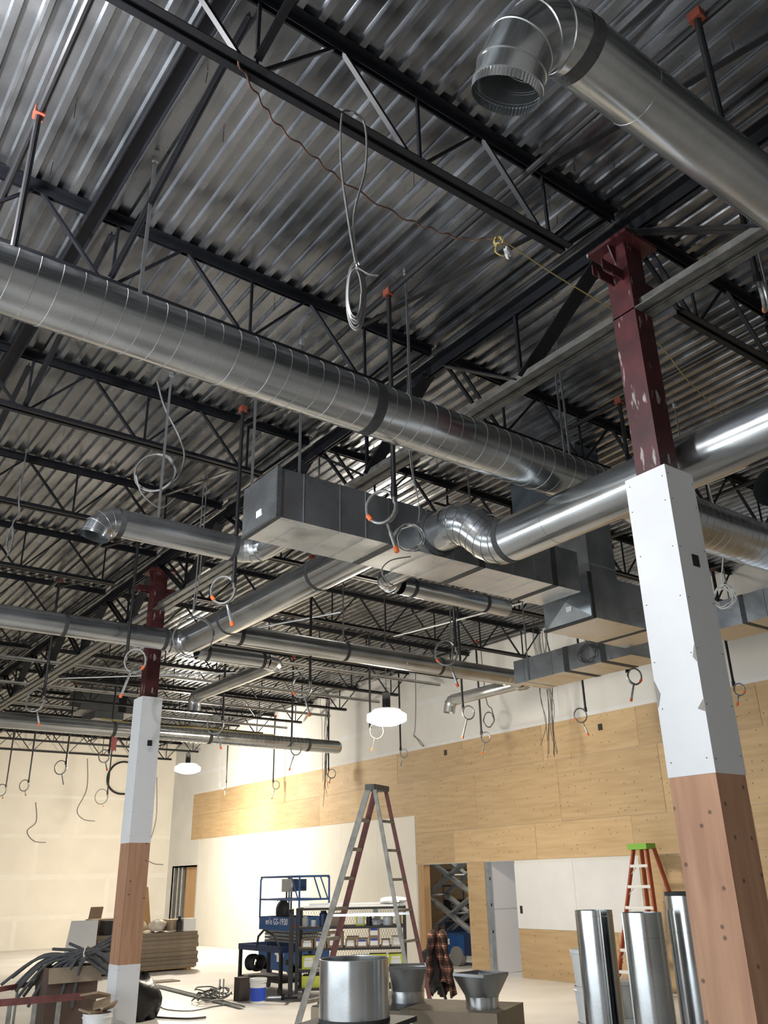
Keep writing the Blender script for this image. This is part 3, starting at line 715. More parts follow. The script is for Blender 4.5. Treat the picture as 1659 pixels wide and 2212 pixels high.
DROPS = [
 (3.65, 4.74, 4.52, 'sprinkler drop with looped hose hanging in front of the box trunk', 2.2, .12, .22),
 (3.55, 7.20, 4.50, 'sprinkler drop with looped hose in front of the sloping round duct', 2.4, .12, .2),
 (3.76, 10.56, 4.50, 'sprinkler drop with looped hose just left of the far column', -.6, .13, .3),
 (7.05, 7.96, 4.50, 'sprinkler drop with looped hose beside the long crossing duct, above the ladder', 2.4, .14, .25),
 (6.55, 10.64, 4.50, 'sprinkler drop with looped hose in front of the lit deck, middle of the room', 2.4, .14, .25),
 (9.71, 13.55, 4.50, 'sprinkler drop with looped hose left of the bright lamp above the ladder', -.6, .13, .2),
 (12.2, 13.13, 4.50, 'sprinkler drop with short hose right of the down-turned outlet, by the plywood wall', -.8, .09, .2),
 (12.06, 10.23, 4.50, 'sprinkler drop with looped hose under the low box duct, by the plywood wall', 2.4, .11, .2),
 (10.14, 7.75, 4.50, 'sprinkler drop with looped hose tight under the low box duct', -.6, .10, .22),
 (12.17, 15.81, 4.50, 'sprinkler drop with narrow hose loop below the bright lamp', -.7, .08, .2),
 (9.99, 11.18, 4.50, 'sprinkler drop with looped hose beside the down-turned outlet', -.7, .10, .3),
 (9.63, 16.36, 4.50, 'sprinkler drop with hose in front of the far spiral duct', -.6, .11, .3),
 (12.87, 19.9, 4.50, 'sprinkler drop with small hose loop left of the big ladder top', -.7, .10, .1),
 (12.97, 23.05, 4.50, 'sprinkler drop with small hose loop in front of plywood, between lamp and ladder', -.7, .10, .25),
 (11.73, 23.63, 4.50, 'sprinkler drop with small hose loop right of the lower lamp', 2.4, .09, .15),
 (6.81, 25.95, 4.50, 'sprinkler drop with hose against the cream wall, second from the left edge', 2.5, .13, .1),
 (6.45, 21.53, 4.50, 'sprinkler drop with pale hose loop against the cream wall below a hanging coil', 2.5, .14, .25),
 (9.91, 28.33, 4.50, 'lowest sprinkler drop with wide loop against the cream wall left of the far column', 2.6, .2, .05),
 (6.77, 19.52, 4.55, 'sprinkler drop with hose loop close left of the far column', 2.5, .12, .15),
 (12.41, 7.50, 4.50, 'sprinkler drop with hose right of the near column against the plywood', -1.2, .08, .12),
 (7.05, 14.47, 4.55, 'sprinkler drop with hose above the lower lamp, in front of the far spiral duct', 2.4, .15, .25),
 (6.59, 27.45, 4.50, 'leftmost sprinkler drop with square hose end against the cream wall', 2.5, .14, .05),
 (3.68, 13.85, 4.55, 'sprinkler drop with tangled hose at the left edge above the far spiral duct', 2.4, .15, .2),
 (5.2, 2.38, 5.72, 'sprinkler drop with stout braided hose at the right edge beside the near column', .5, .10, .2),
]
for x, y, z, l, a, R, tl in DROPS:
    drop(x, y, z, l, a, R, tl, 1.2, 'narrow' not in l and 'pale' not in l)
def riser(x, y, z0, z1, label):
    t = thing('pipe_riser', label, 'pipe', (x, y, z0))
    MB().tube([(x, y, z1), (x, y, z0)], .021, 10).build('pipe', BLKPIPE, t, True)
    MB().bar((x, y-.04, z1), (x, y+.04, z1), .065, .065).build('tee_fitting', REDFIT, t)
riser(3.60, 1.64, 5.2, 6.42, 'black vertical pipe with red tee at the top right behind the smooth duct')
riser(.68, 4.55, 5.2, 6.42, 'black vertical pipe with red tee at the upper left above the spiral duct')
riser(6.75, 4.80, 4.9, 6.42, 'black vertical pipe with red tee left of the near column, above the spiral duct')

# ------------------------------------------------------------------ work lamps
def work_lamp(P, label, r, strength, col=(1.0, .90, .74)):
    t = thing('work_lamp', label, 'lamp', P)
    lm = mat('lit_diffuser_%d' % int(strength), (1, 1, 1), .5, emit=(col, strength))
    MB().lathe(P, [(.001, -.13), (r*.55, -.125), (r, -.06), (r, .04), (r*.75, .09), (.07, .11)], 28).build('diffuser', lm, t, True)
    MB().lathe(P, [(.072, .135), (.072, .42), (.03, .45)], 16).build('housing', MATTE, t, True)
    MB().lathe(P, [(.001, .112), (r*.72, .112), (r*.72, .13), (.001, .135)], 24).build('housing_shade', MATTE, t)  # added plate keeps the diffuser's light off the black housing
    MB().tube([P+Vector((0, 0, .44)), Vector((P.x, P.y, DECK))], .008, 6).build('hanging_cord', WIREBLK, t)
work_lamp(LAMP1, 'brightly lit hanging work lamp with black housing above the ladder', .34, 195)
work_lamp(LAMP2, 'lit hanging work lamp right of the far column near the cream wall', .36, 430)
work_lamp(LAMP3, "lit work lamp hanging at the upper left edge above the spiral duct", .15, 900, (.97, .97, 1.0))

# ------------------------------------------------------------------ hanging cables, hangers, ropes, far fixtures
def cable(pts, r, mt, name, label, cat='cable', group=None):
    o = MB().tube(smooth(pts), r, 6).build(name, mt, None, True)
    return tag(o, label, cat, group)
def smooth(pts, n=5):
    P = [Vector(p) for p in pts]
    if len(P) < 3: return P
    out = []
    for i in range(len(P)-1):
        p0, p1, p2, p3 = P[max(i-1, 0)], P[i], P[i+1], P[min(i+2, len(P)-1)]
        for k in range(n):
            t = k/n; out.append(.5*((2*p1)+(p2-p0)*t+(2*p0-5*p1+4*p2-p3)*t*t+(3*p1-p0-3*p2+p3)*t**3))
    return out+[P[-1]]
def coil_pts(c, u, v, r, turns, jit=.01, seed=1, sq=1.0, rv=.06):
    rg = random.Random(seed); c = Vector(c); u = Vector(u); v = Vector(v); n = u.cross(v); out = []
    N = int(turns*14)
    for k in range(N+1):
        a = 2*PI*k/14; rr = r*(1+rg.uniform(-rv, rv)*.5+rv*math.sin(k*.37))
        out.append(c+u*rr*math.cos(a)+v*rr*sq*math.sin(a)+n*rg.uniform(-jit, jit))
    return out
UZ = Vector((0, 0, 1)); IMG = Vector((.8, -.6, 0))     # IMG: sideways as the viewer sees it
# grey cable doubled over the first joist, tied in a long hank
t = thing('cable_hank', 'grey cable looped over the near joist, bundled in a long tied hank', 'cable', (2.14, 3.1, 4.5))
MB().tube(smooth([(2.16, 3.14, 6.10), (2.06, 3.08, 5.95), (2.04, 3.06, 5.55), (2.09, 3.06, 5.15), (2.15, 3.08, 4.90)]), .007, 6).build('cable_end', WIRE, t, True)
MB().tube(smooth([(2.10, 3.16, 6.10), (2.20, 3.06, 5.98), (2.20, 3.04, 5.6), (2.12, 3.05, 5.2), (2.16, 3.08, 4.88)]), .007, 6).build('cable_end', WIRE, t, True)
for k in range(5):
    o = coil_pts(Vector((2.16, 3.08, 4.70))+IMG*(k-2)*.006+Vector((0, .008*k, 0)), IMG, UZ, .035+.004*k, 1, .004, k, 4.4)
    MB().tube(smooth(o, 2), .006, 6).build('cable_loop', WIRE, t, True)
MB().tube(smooth([(2.16, 3.08, 4.88), (2.21, 3.04, 4.83), (2.25, 3.01, 4.82)]), .006, 6).build('cable_tip', WIRE, t, True)
# twisted rusty wire and yellow rope
pts = [(1.39, 3.10, 5.93), (1.60, 3.27, 5.98), (1.81, 3.4, 6.0), (2.1, 3.48, 6.0), (2.38, 3.55, 6.0), (2.87, 3.59, 6.0), (3.15, 3.56, 6.0), (3.39, 3.51, 6.0), (3.56, 3.38, 6.0)]
sp = smooth(pts, 10); sp = [p + Vector((0, .010*math.sin(k*1.15), .010*math.cos(k*1.15))) for k, p in enumerate(sp)]
tag(MB().tube(sp, .006, 6).build('twisted_wire', BRNWIRE, None, True), 'rust-brown wavy twisted wire strung below the deck from the near joist', 'wire')
t = thing('yellow_rope', 'yellow rope with a knotted bundle strung past the near red post', 'rope', (3.6, 3.36, 6))
MB().tube(smooth(coil_pts((3.59, 3.36, 5.97), IMG, UZ, .03, 3, .02, 4), 2), .006, 6).build('knot', YELROPE, t, True)
MB().tube(smooth([(3.58, 3.36, 5.95), (3.55, 3.36, 5.86), (3.60, 3.34, 5.83), (3.64, 3.34, 5.87)]), .006, 6).build('rope_tail', YELROPE, t, True)
MB().tube(smooth([(3.60, 3.34, 5.98), (4.2, 3.40, 5.99), (4.96, 3.43, 5.98), (5.6, 3.5, 5.96), (6.3, 3.7, 5.93), (7.4, 3.95, 5.95)]), .005, 6).build('rope', YELROPE, t, True)
MB().blob((3.63, 3.32, 5.86), (.03, .02, .05), 3, .3, 8, 6).build('plastic_scrap', CLEARP, t, True)
# hanging cable with a big coil, left
t = thing('cable_coil', 'grey cable with a large round coil hanging below the spiral duct at the left', 'cable', (2.8, 7.5, 5.5))
MB().tube(smooth([(2.70, 7.5, DECK), (2.80, 7.5, 6.35), (2.98, 7.5, 6.07), (3.06, 7.5, 5.86), (3.02, 7.5, 5.62), (2.92, 7.5, 5.48)]), .010, 6).build('cable', WIRE, t, True)
MB().tube(smooth(coil_pts((2.78, 7.5, 5.58), IMG, UZ, .20, 2.2, .012, 2), 2), .009, 6).build('coil', WIRE, t, True)
MB().tube(smooth([(2.58, 7.5, 5.5), (2.66, 7.5, 5.32), (2.86, 7.5, 5.22), (3.0, 7.5, 5.36)]), .008, 6).build('cable_end', WIRE, t, True)
cable([(2.02, 9.8, DECK), (2.02, 9.8, 6.0), (2.05, 9.8, 5.8), (2.0, 9.8, 5.65)]+coil_pts((2.0, 9.8, 5.45), IMG, UZ, .03, 3, .01, 5, 5)+[(2.0, 9.8, 5.25)], .009, WIRE, 'cable_hank', 'small grey cable hank hanging by the left edge below the spiral duct')
t = thing('cable_coil', 'grey cable coil hanging in front of the box trunk beside the twin elbow', 'cable', (4.45, 5.5, 4.6))
for k in range(2): MB().tube(smooth([(4.40+.03*k, 5.44, DECK+.03), (4.43+.02*k, 5.5, 5.45), (4.52, 5.5, 4.93), (4.50+.02*k, 5.5, 4.75)]), .006, 6).build('cable', WIRE, t, True)
MB().tube(smooth(coil_pts((4.40, 5.5, 4.58), IMG, UZ, .13, 4, .02, 9, .9, .14), 2), .006, 6).build('coil', WIRE, t, True)
MB().tube(smooth([(4.40, 5.5, 4.40), (4.18, 5.5, 4.32), (4.08, 5.5, 4.20), (4.2, 5.5, 4.10), (4.38, 5.5, 4.2)]), .006, 6).build('cable_end', WIRE, t, True)
t = thing('cable_coil', 'thin cable coil hanging over the elbow of the sloping duct by the far column', 'cable', (4.05, 9.3, 4.5))
for k in range(2): MB().tube(smooth([(4.09+.04*k, 9.3, DECK), (4.08+.04*k, 9.3, 5.3), (4.06, 9.3, 4.75)]), .007, 6).build('cable', WIRE, t, True)
MB().tube(smooth(coil_pts((4.10, 9.3, 4.50), IMG, UZ, .24, 2.3, .03, 12), 2), .007, 6).build('coil', WIRE, t, True)
def wire_bunch(x, y, ztop, zb, n, seed, label, spread=.3):
    rg = random.Random(seed); t = thing('wire_bundle', label, 'wires', (x, y, zb))
    for k in range(n):
        oy = rg.uniform(-spread, spread)*.5; P = []; m = 6; e = zb+rg.uniform(0, .8)
        for j in range(m+1):
            f = j/m; P.append((x+rg.uniform(-.03, .03), y+oy*(1-.6*f)+rg.uniform(-.05, .05)+(rg.uniform(-.15, .15) if j == m else 0), ztop+(e-ztop)*f))
        MB().tube(smooth(P, 3), .006, 5).build('wire', WIREBLK, t, True)
wire_bunch(12.6, 11.62, DECK, 3.45, 9, 3, 'bunch of dark loose wires hanging in front of the plywood under the low box duct', .45)
wire_bunch(12.8, 20.0, DECK, 3.55, 8, 8, 'bunch of thin loose wires hanging left of the big ladder top', .5)
cable([(12.6, 15.70, DECK), (12.6, 15.74, 5.6), (12.6, 15.8, 5.0), (12.6, 15.86, 4.85), (12.6, 15.68, 4.75), (12.6, 15.5, 4.58), (12.6, 15.6, 4.62), (12.6, 15.82, 4.86)], .010, WIRE, 'cable_hank', 'doubled cable with a folded end hanging right of the bright lamp')
cable([(12.6, 13.42, DECK), (12.6, 13.35, 5.3), (12.6, 13.2, 5.05)]+coil_pts((12.6, 13.3, 4.84), Vector((0, -1, 0)), UZ, .15, 2.2, .02, 6), .011, WIRE, 'cable_coil', 'round cable coil hanging below the down-turned outlet at the plywood wall')
cable([(8.80, 7.2, EYE+2.88)]+coil_pts((8.79, 7.30, 4.50), Vector((0, -1, 0)), UZ, .14, 3.6, .015, 21, .8, .22), .006, WIREBLK, 'cable_coil', 'dark wire coil hung on the side of the low box duct')
cable([(8.5, 5.05, DECK+.035), (8.5, 4.96, 5.3), (8.5, 5.05, 4.8)]+coil_pts((8.5, 5.05, 4.62), Vector((0, -1, 0)), UZ, .12, 3.2, .03, 31, 1.0, .2), .007, WIREWHT, 'cable_coil', 'pale cable coil hanging right of the near column in front of a box duct')
cable(coil_pts((11.35, 30.96, 5.28), Vector((1, 0, 0)), UZ, .55, .8, .005, 2, 1.0), .035, MATTE, 'cable_ring', 'dark thick cable ring on the cream wall just left of the far column')
for i, (x, zt, zb, l) in enumerate(((8.45, 4.4, 3.2, 'thin cord hanging on the cream wall near the left edge'), (10.0, 5.9, 3.9, 'thin looped cord hanging on the cream wall left of the far column'), (12.6, 5.4, 2.5, 'thin cord hanging on the cream wall right of the far column'))):
    cable([(x, 30.985, zt), (x+.1, 30.985, (zt+zb)/2), (x-.15, 30.985, zb+.3), (x+.1, 30.985, zb), (x+.5, 30.985, zb-.05)], .012, WIRE, 'cord', l)
o = MB()
for k in range(4): o.prism([(6.79+.035*k, 19.52+.01*k, 4.92), (6.82+.035*k, 19.52+.01*k, 4.92), (6.84+.03*k, 19.54, 4.60-.03*(k % 2)), (6.81+.03*k, 19.54, 4.60)], (0, .004, 0))
tag(o.build('pink_ribbon', PINK), 'pink plastic ribbon strips hanging left of the far column', 'ribbon')
# straps and rods that hold the ducts
def strap(x, y, z0, label, z1=DECK, w=.025):
    t = thing('hanger_strap', label, 'hanger', (x, y, z0), 'steel duct hanger straps')
    MB().box((x-w/2, y-.002, z0), (x+w/2, y+.002, z1)).build('strap', STUD, t)
    MB().box((x-.02, y-.012, z1-.05), (x+.02, y+.012, z1)).build('clip', ALU, t)
STR = [(1.50, SY+.21, SZ, 'hanger strap of the spiral duct near the left edge'), (3.78, SY+.21, SZ, 'hanger strap of the spiral duct beside the vertical sprinkler pipe'),
       (5.6, SY+.21, SZ, 'hanger strap of the spiral duct left of the near red post'), (7.6, SY+.25, SZ, 'hanger strap of the spiral duct right of the near column'),
       (3.55, 6.0, EYE+3.29, 'hanger strap above the left end of the box trunk'), (3.30, 6.43, EYE+3.29, 'thin hanger strap behind the left end of the box trunk'),
       (5.9, 6.3, EYE+3.29, 'hanger strap above the middle of the box trunk'), (2.75, BY, ZD+.13, 'hanger strap of the round branch duct with the open elbow'),
       (4.95, 7.9, ZD, 'hanger strap of the sloping round duct'), (6.8, 10.14, ZD+.13, 'hanger strap of the long crossing duct, middle'), (8.9, 10.14, ZD+.13, 'hanger strap of the long crossing duct near its right end'),
       (8.832, 8.45, EYE+2.56, 'hanger strap at the far end of the low box duct'), (9.0, 7.5, EYE+2.86, 'hanger strap above the low box duct'), (5.36, 4.4, DZ, 'hanger strap of the large round duct left of the near column'),
       (5.36, 2.4, DZ, 'hanger strap of the large round duct right of the near column'), (9.0, 5.3, EYE+2.88, 'hanger strap above the box duct right of the near column'), (6.4, FY-.15, FZ, 'hanger strap of the far spiral duct by the far column')]
for a in STR: strap(*a)
# conduits running along the ceiling
CND = [((9.35, 12.26, 5.935), (9.95, 9.2, 5.935), 'bright conduit running above the long crossing duct to the second box'), ((5.9, 15.2, 5.9), (7.6, 11.4, 5.9), 'bright conduit above the small down-turned outlet'),
       ((5.2, 18.5, 5.85), (9.2, 15.2, 5.85), 'thin bright conduit crossing above the far spiral duct'), ((4.95, 5.2, 5.83), (4.95, 12, 5.83), 'thin cable conduit along the girder')]
for a, b, l in CND: tag(MB().tube([a, b], .016, 8).build('conduit', STUD, None, True), l, 'conduit')
# grey equipment box and channels far left under the deck
t = thing('air_handler', 'grey sheet-metal unit hung under the far deck left of the far column', 'air handler', (7.4, 22.3, 5.8))
MB().box((6.78, 22.0, 5.9), (8.25, 23.0, 6.5)).build('casing', mat('dull_steel', (.10, .105, .11), .5, .3, .2, 3), t)
MB().box((7.15, 21.97, 5.72), (7.9, 23.0, 5.9)).build('plenum', MATS['dull_steel'], t); MB().box((7.75, 21.99, 5.92), (7.95, 22.0, 6.48)).build('panel', BLACK, t)
for i, (y, z) in enumerate(((15.2, 5.92), (17.6, 5.92), (19.9, 5.92), (22.2, 5.92))):
    o = MB().box((3.0, y-.03, z), (12.9, y+.03, z+.012)).box((3.0, y-.03, z), (12.9, y-.024, z+.06)).box((3.0, y+.024, z), (12.9, y+.03, z+.06)).build('strut_channel', STRUT)
    tag(o, 'pale grey strut channel spanning the far ceiling, %s one beyond the far column' % ORD[i], 'channel', 'far strut channels')
o = MB(); rg = random.Random(44); sp = []
for k in range(90): sp.append((4.80+.02*math.sin(k*.35), 12.6+.11*k, 5.66+.004*math.sin(k*.5)))
tag(MB().tube(smooth(sp[:60], 2), .012, 5).build('yellow_cable', YELROPE, None, True), 'yellow cable run along the girder beyond the far column', 'cable')
cable([(5.5, 16.5, 4.74), (6.2, 16.6, 4.72), (6.9, 16.6, 4.72), (7.6, 16.45, 4.715), (8.6, 16.6, 4.72), (9.3, 16.5, 4.71)], .014, YELROPE, 'yellow_cable', 'yellow cable bundle lying along the far spiral duct')
m = MB(); rg = random.Random(9)
for k in range(60):
    x = rg.uniform(.2, 7); y = rg.uniform(1.5, 12); m.bar((x, y, DECK+.03), (x+rg.uniform(-.01, .01), y, DECK-.06-rg.uniform(0, .05)), .004, .004)
o = m.build('deck_fastener_tips', BLKPIPE); o['kind'] = 'stuff'; o['label'] = 'tiny dark fastener tips sticking out of the deck'; o['category'] = 'fasteners'

# ------------------------------------------------------------------ big step ladder
t = thing('step_ladder', 'tall worn step ladder with grey and red rails standing open in the middle', 'ladder', (7.5, 10.7, 0))
LD = dict(ln=((6.88, 11.39, 0), (7.51, 10.55, 3.02)), lf=((7.28, 11.55, 0), (7.80, 10.78, 3.02)), rn=((7.89, 10.05, 0), (7.57, 10.48, 3.02)), rf=((8.29, 10.17, 0), (7.92, 10.68, 3.02)))
def lp(k, z): a, b = Vector(LD[k][0]), Vector(LD[k][1]); return a + (b-a)*(z/3.02)
rd = Vector((.8, .6, 0)).normalized()
for k, mt in (('ln', OLDGREY), ('lf', OLDRED), ('rn', OLDGREY), ('rf', OLDRED)):
    a, b = LD[k]; sd = rd if k.endswith('n') else -rd
    w = .085 if k[0] == 'l' else .055
    m = MB(); m.bar(a, b, .022, w, rd.cross(Vector(b)-Vector(a)).normalized() if False else (Vector(b)-Vector(a)).cross(rd))
    m.build('rail', mt, t)
for z in (.30, .68, 1.06, 1.44, 1.83, 2.21, 2.60):
    a, b = lp('ln', z), lp('lf', z); MB().bar(a, b, .075, .045).build('step', OLDGREY, t)
    a, b = lp('rn', z-.03), lp('rf', z-.03)
    MB().bar(a, b, .05, .035).build('rung', OLDGREY, t)
MB().prism([(7.45, 10.55, 3.0), (7.53, 10.43, 3.0), (7.97, 10.66, 3.0), (7.85, 10.84, 3.0)], (0, 0, .075)).build('top_cap', mat('worn_dark_cap', (.12, .12, .11), .6, 0, .4, 12), t)
MB().bar(lp('ln', 1.36), lp('rn', 1.36), .012, .03).build('spreader', ALU, t); MB().bar(lp('lf', 1.36), lp('rf', 1.36), .012, .03).build('spreader', ALU, t)
MB().tube([lp('ln', 1.36), lp('ln', 1.36)+rd*.07], .03, 8).build('hinge', MATTE, t)

# ------------------------------------------------------------------ orange ladder by the wall
t = thing('step_ladder', 'orange fibreglass step ladder with green top leaning at the plywood wall', 'ladder', (12.8, 10, 0))
FR = [((12.55, 10.66, 0), (12.78, 10.13, 2.20)), ((12.55, 9.66, 0), (12.78, 9.86, 2.20))]
RR = [((13.15, 10.30, 0), (12.90, 10.06, 2.20)), ((13.15, 9.36, 0), (12.90, 9.80, 2.20))]
for a, b in FR+RR: MB().bar(a, b, .03, .075, (1, 0, 0)).build('rail', FIBRED, t)
def fl(i, z): a, b = Vector(FR[i][0]), Vector(FR[i][1]); return a+(b-a)*z/2.2
for z in (.33, .65, .97, 1.29, 1.61, 1.93):
    MB().bar(fl(0, z), fl(1, z), .085, .045).build('step', WPLAST, t)
    for i, s in ((0, -1), (1, 1)): MB().bar(fl(i, z-.14)+Vector((0, 0, 0)), fl(i, z)+Vector((0, s*.09, -.02)), .012, .012).build('brace', ALU, t)
MB().box((12.70, 9.80, 2.19), (12.95, 10.20, 2.28)).build('top_cap', GREEN, t)
for a, b in FR+RR: MB().box((a[0]-.04, a[1]-.05, 0), (a[0]+.04, a[1]+.05, .06)).build('foot', GREEN, t)

# ------------------------------------------------------------------ mesh shelf cart and what it carries
CO = Vector((8.24, 13.67, 0)); CU = Vector((.8, -.6, 0)); CV = Vector((.6, .8, 0)); CROT = math.atan2(-.6, .8)
CL, CD, CH = 1.80, .62, 1.38
t = thing('shelf_cart', 'black wheeled shelf cart with expanded-mesh back behind the big ladder', 'cart', CO, None, CROT)
for x in (0, CL):
    for y in (0, CD): MB().box((x-.025, y-.025, .12), (x+.025, y+.025, CH)).build('post', MATTE, t, local=True)
SHZ = (.16, .43, .74, 1.06, CH-.03)
for z in SHZ: MB().box((-.02, -.01, z), (CL+.02, CD+.01, z+.035)).build('shelf', MATTE, t, local=True)
m = MB(); z0, z1 = .2, CH
for k in range(-14, 60):
    for s in (1, -1):
        x = k*.045; h = z1-z0; xa, xb = (x, x+h*.45) if s > 0 else (x+h*.45, x)
        # clip to panel
        za, zb = z0, z1
        pts = []
        for f in (0, 1): pts.append((xa+(xb-xa)*f, z0+h*f))
        (xa, za), (xb, zb) = pts
        if max(xa, xb) < .02 or min(xa, xb) > CL-.02: continue
        def clip(xa, za, xb, zb):
            for lim, side in ((.02, 1), (CL-.02, -1)):
                if (xa-lim)*side < 0: f = (lim-xa)/(xb-xa); za += (zb-za)*f; xa = lim
                if (xb-lim)*side < 0: f = (lim-xb)/(xa-xb); zb += (za-zb)*f; xb = lim
            return xa, za, xb, zb
        xa, za, xb, zb = clip(xa, za, xb, zb); m.bar((xa, CD, za), (xb, CD, zb), .004, .005, (0, 1, 0))
m.build('expanded_mesh', MATTE, t, local=True, kind='stuff')
for k in range(26): MB().box((CL+.005, .06, .24+.043*k), (CL+.012, CD-.06, .262+.043*k)).build('side_slat', mat('slat_grey', (.36, .34, .29), .5), t, local=True)
for x in (.12, CL-.12):
    for y in (.08, CD-.08): MB().lathe((x-.02, y, .07), [(.001, 0), (.07, 0), (.07, .04), (.001, .04)], 18, (1, 0, 0)).build('wheel', RUBBER, t, local=True)
# open door leaf at the left end
d = MB().box((-.10, -.35, .10), (-.06, -.31, CH)).box((-.10, -.05, .10), (-.06, -.01, CH)).box((-.10, -.35, CH-.05), (-.06, -.01, CH)).box((-.10, -.35, .10), (-.06, -.01, .15)).build('door', MATTE, t, local=True)
def cw(x, y, z): return CO + CU*x + CV*y + Vector((0, 0, z))
def small_box(x, y, z, w, d, h, mt, label, name='box', cat='box', lab=None, group='goods on the mesh cart'):
    t = thing(name, label, cat, cw(x, y, z), group, CROT)
    MB().box((0, 0, 0), (w, d, h)).build('carton', mt, t, local=True)
    if lab: MB().box((w*.15, -.003, h*.15), (w*.85, 0, h*.62)).build('paper_label', WPAPER, t, local=True); MB().box((w*.2, -.003, h*.66), (w*.8, 0, h*.85)).build('colour_stripe', lab, t, local=True)
    return t
z2 = SHZ[2]+.036
X2 = [(.06, .20, .13), (.28, .2, .16), (.50, .26, .24), (.80, .17, .12), (.99, .18, .13), (1.19, .18, .15), (1.40, .15, .11), (1.57, .21, .15)]
for i, (x, w, h) in enumerate(X2):
    small_box(x, .06, z2, w, .25, h, CARD if i != 7 else mat('pale_carton', (.55, .53, .45), .7), '%s carton from the left on the third shelf of the mesh cart' % ORD[i], lab=(BPLAST if i in (1, 4, 5) else WPAPER))
small_box(1.19, .06, z2+.152, .18, .25, .15, CARD, 'small carton stacked on top of another on the third shelf of the mesh cart', lab=BPLAST)
small_box(.82, .06, z2+.122, .2, .22, .04, CARD, 'flat tan carton lying on the fourth carton of the third cart shelf')
z1_ = SHZ[1]+.036
for i, (x, w, h) in enumerate(((.08, .22, .2), (.9, .28, .18), (1.2, .28, .2), (1.52, .24, .2))):
    small_box(x, .06, z1_, w, .3, h, YEL, '%s yellow-green case from the left on the fourth shelf of the mesh cart' % ORD[i], 'yellow_case', 'case', WPAPER)
small_box(.36, .08, z1_, .3, .3, .12, CARDD, 'brown tray on the fourth shelf of the mesh cart', 'tray', 'tray')
z0_ = SHZ[0]+.036
for i, x in enumerate((.08, .5, 1.0)): small_box(x, .06, z0_, .3, .4, .17, YEL if i == 0 else MATTE, '%s case from the left on the bottom shelf of the mesh cart' % ORD[i], 'case', 'case')
def jar(x, y, z, r, h, mt, lidm, label, name='jar', cat='jar'):
    t = thing(name, label, cat, cw(x, y, z), 'jars on the mesh cart')
    MB().lathe((0, 0, 0), [(.001, 0), (r, 0), (r, h*.8), (r*.8, h*.88), (.001, h*.88)], 16).build('body', mt, t, True, local=True)
    MB().lathe((0, 0, h*.88), [(.001, 0), (r*.7, 0), (r*.7, h*.12), (.001, h*.12)], 12).build('lid', lidm, t, True, local=True)
z3 = SHZ[3]+.036
jar(.12, .15, z3, .055, .16, CLEARP, WPLAST, 'clear jar with white lid at the left of the second cart shelf')
jar(.26, .18, z3, .05, .12, WPLAST, BLACK, 'white pot next to the clear jar on the second cart shelf')
jar(.42, .2, z3, .07, .24, BPLAST if False else DKBLUE, MATTE, 'dark blue tool canister on the second cart shelf')
small_box(.52, .1, z3, .24, .2, .2, CARDD, 'brown bag-like box behind the ladder rail on the second cart shelf')
small_box(.98, .1, z3, .14, .16, .17, YEL, 'yellow carton on the second cart shelf right of the ladder rail', 'yellow_carton', 'carton', WPAPER)
jar(1.20, .15, z3, .05, .15, MATTE, STUD, 'black spray tin on the second cart shelf')
o = MB().blob(cw(1.33, .2, z3+.05), (.13, .09, .05), 5, .35).build('plastic_scraps', CLEARP, None, True); tag(o, 'crumpled clear plastic heap on the second cart shelf', 'plastic')
o = MB().prism([cw(1.30, .40, z3+.02), cw(1.42, .40, z3+.02), cw(1.33, .42, z3+.26), cw(1.26, .42, z3+.24)], CV*.004).build('plastic_bag', WPLAST); tag(o, 'clear plastic bag standing up on the second cart shelf', 'bag')
jar(1.52, .18, z3, .085, .15, CLEARP, STUD, 'wide grey tub with handle on the second cart shelf', 'tub', 'tub')
jar(1.70, .16, z3, .05, .2, mat('amber_plastic', (.55, .48, .2), .4), YEL, 'amber bottle with yellow cap at the right of the second cart shelf', 'bottle', 'bottle')
for i, (x, y, w, l, h) in enumerate(((.1, .08, .10, 1.6, .03), (.3, .22, .12, 1.5, .04), (.5, .36, .14, 1.25, .05), (.15, .48, .08, 1.55, .06))):
    P = [cw(x, y, CH+.006), cw(min(x+l, 1.9), y+.02, CH+.006)]
    o = MB().bar(P[0]+UZ*(h/2), P[1]+UZ*(h/2), w, h).build('metal_strip', ALU if i % 2 else WPLAST)
    tag(o, '%s bright metal strip from the front lying on top of the mesh cart' % ORD[i], 'metal strip', 'strips on the cart top')
o = MB().blob(cw(1.62, .30, CH+.09), (.26, .2, .06), 8, .3).build('plastic_wrap', WPLAST, None, True); tag(o, 'white plastic wrap heaped on the right of the cart top', 'plastic')

# ------------------------------------------------------------------ tool cart
t = thing('tool_cart', 'black tool cart with dark blue top tray and coiled hose beside the lift', 'cart', (8.5, 15.2, 0))
x0, x1, y0, y1 = 8.45, 9.05, 14.55, 16.05
for x in (x0, x1):
    for y in (y0, y1): MB().box((x-.025, y-.03, .12), (x+.025, y+.03, .74)).build('leg', MATTE, t)
MB().box((x0-.03, y0-.03, .66), (x1+.03, y1+.03, .675)).build('tray', MATTE, t)
for lo, hi in (((x0-.035, y0-.035, .66), (x0-.02, y1+.035, .76)), ((x1+.02, y0-.035, .66), (x1+.035, y1+.035, .76)), ((x0-.02, y0-.035, .66), (x1+.02, y0-.02, .76)), ((x0-.02, y1+.02, .66), (x1+.02, y1+.035, .76))):
    MB().box(lo, hi).build('tray_edge', DKBLUE, t)
MB().box((x0-.02, y0-.02, .19), (x1+.02, y1+.02, .24)).build('bottom_shelf', MATTE, t)
for x in (x0+.05, x1-.05):
    for y in (y0+.1, y1-.1): MB().lathe((x-.02, y, .065), [(.001, 0), (.065, 0), (.065, .04), (.001, .04)], 16, (1, 0, 0)).build('wheel', RUBBER, t)
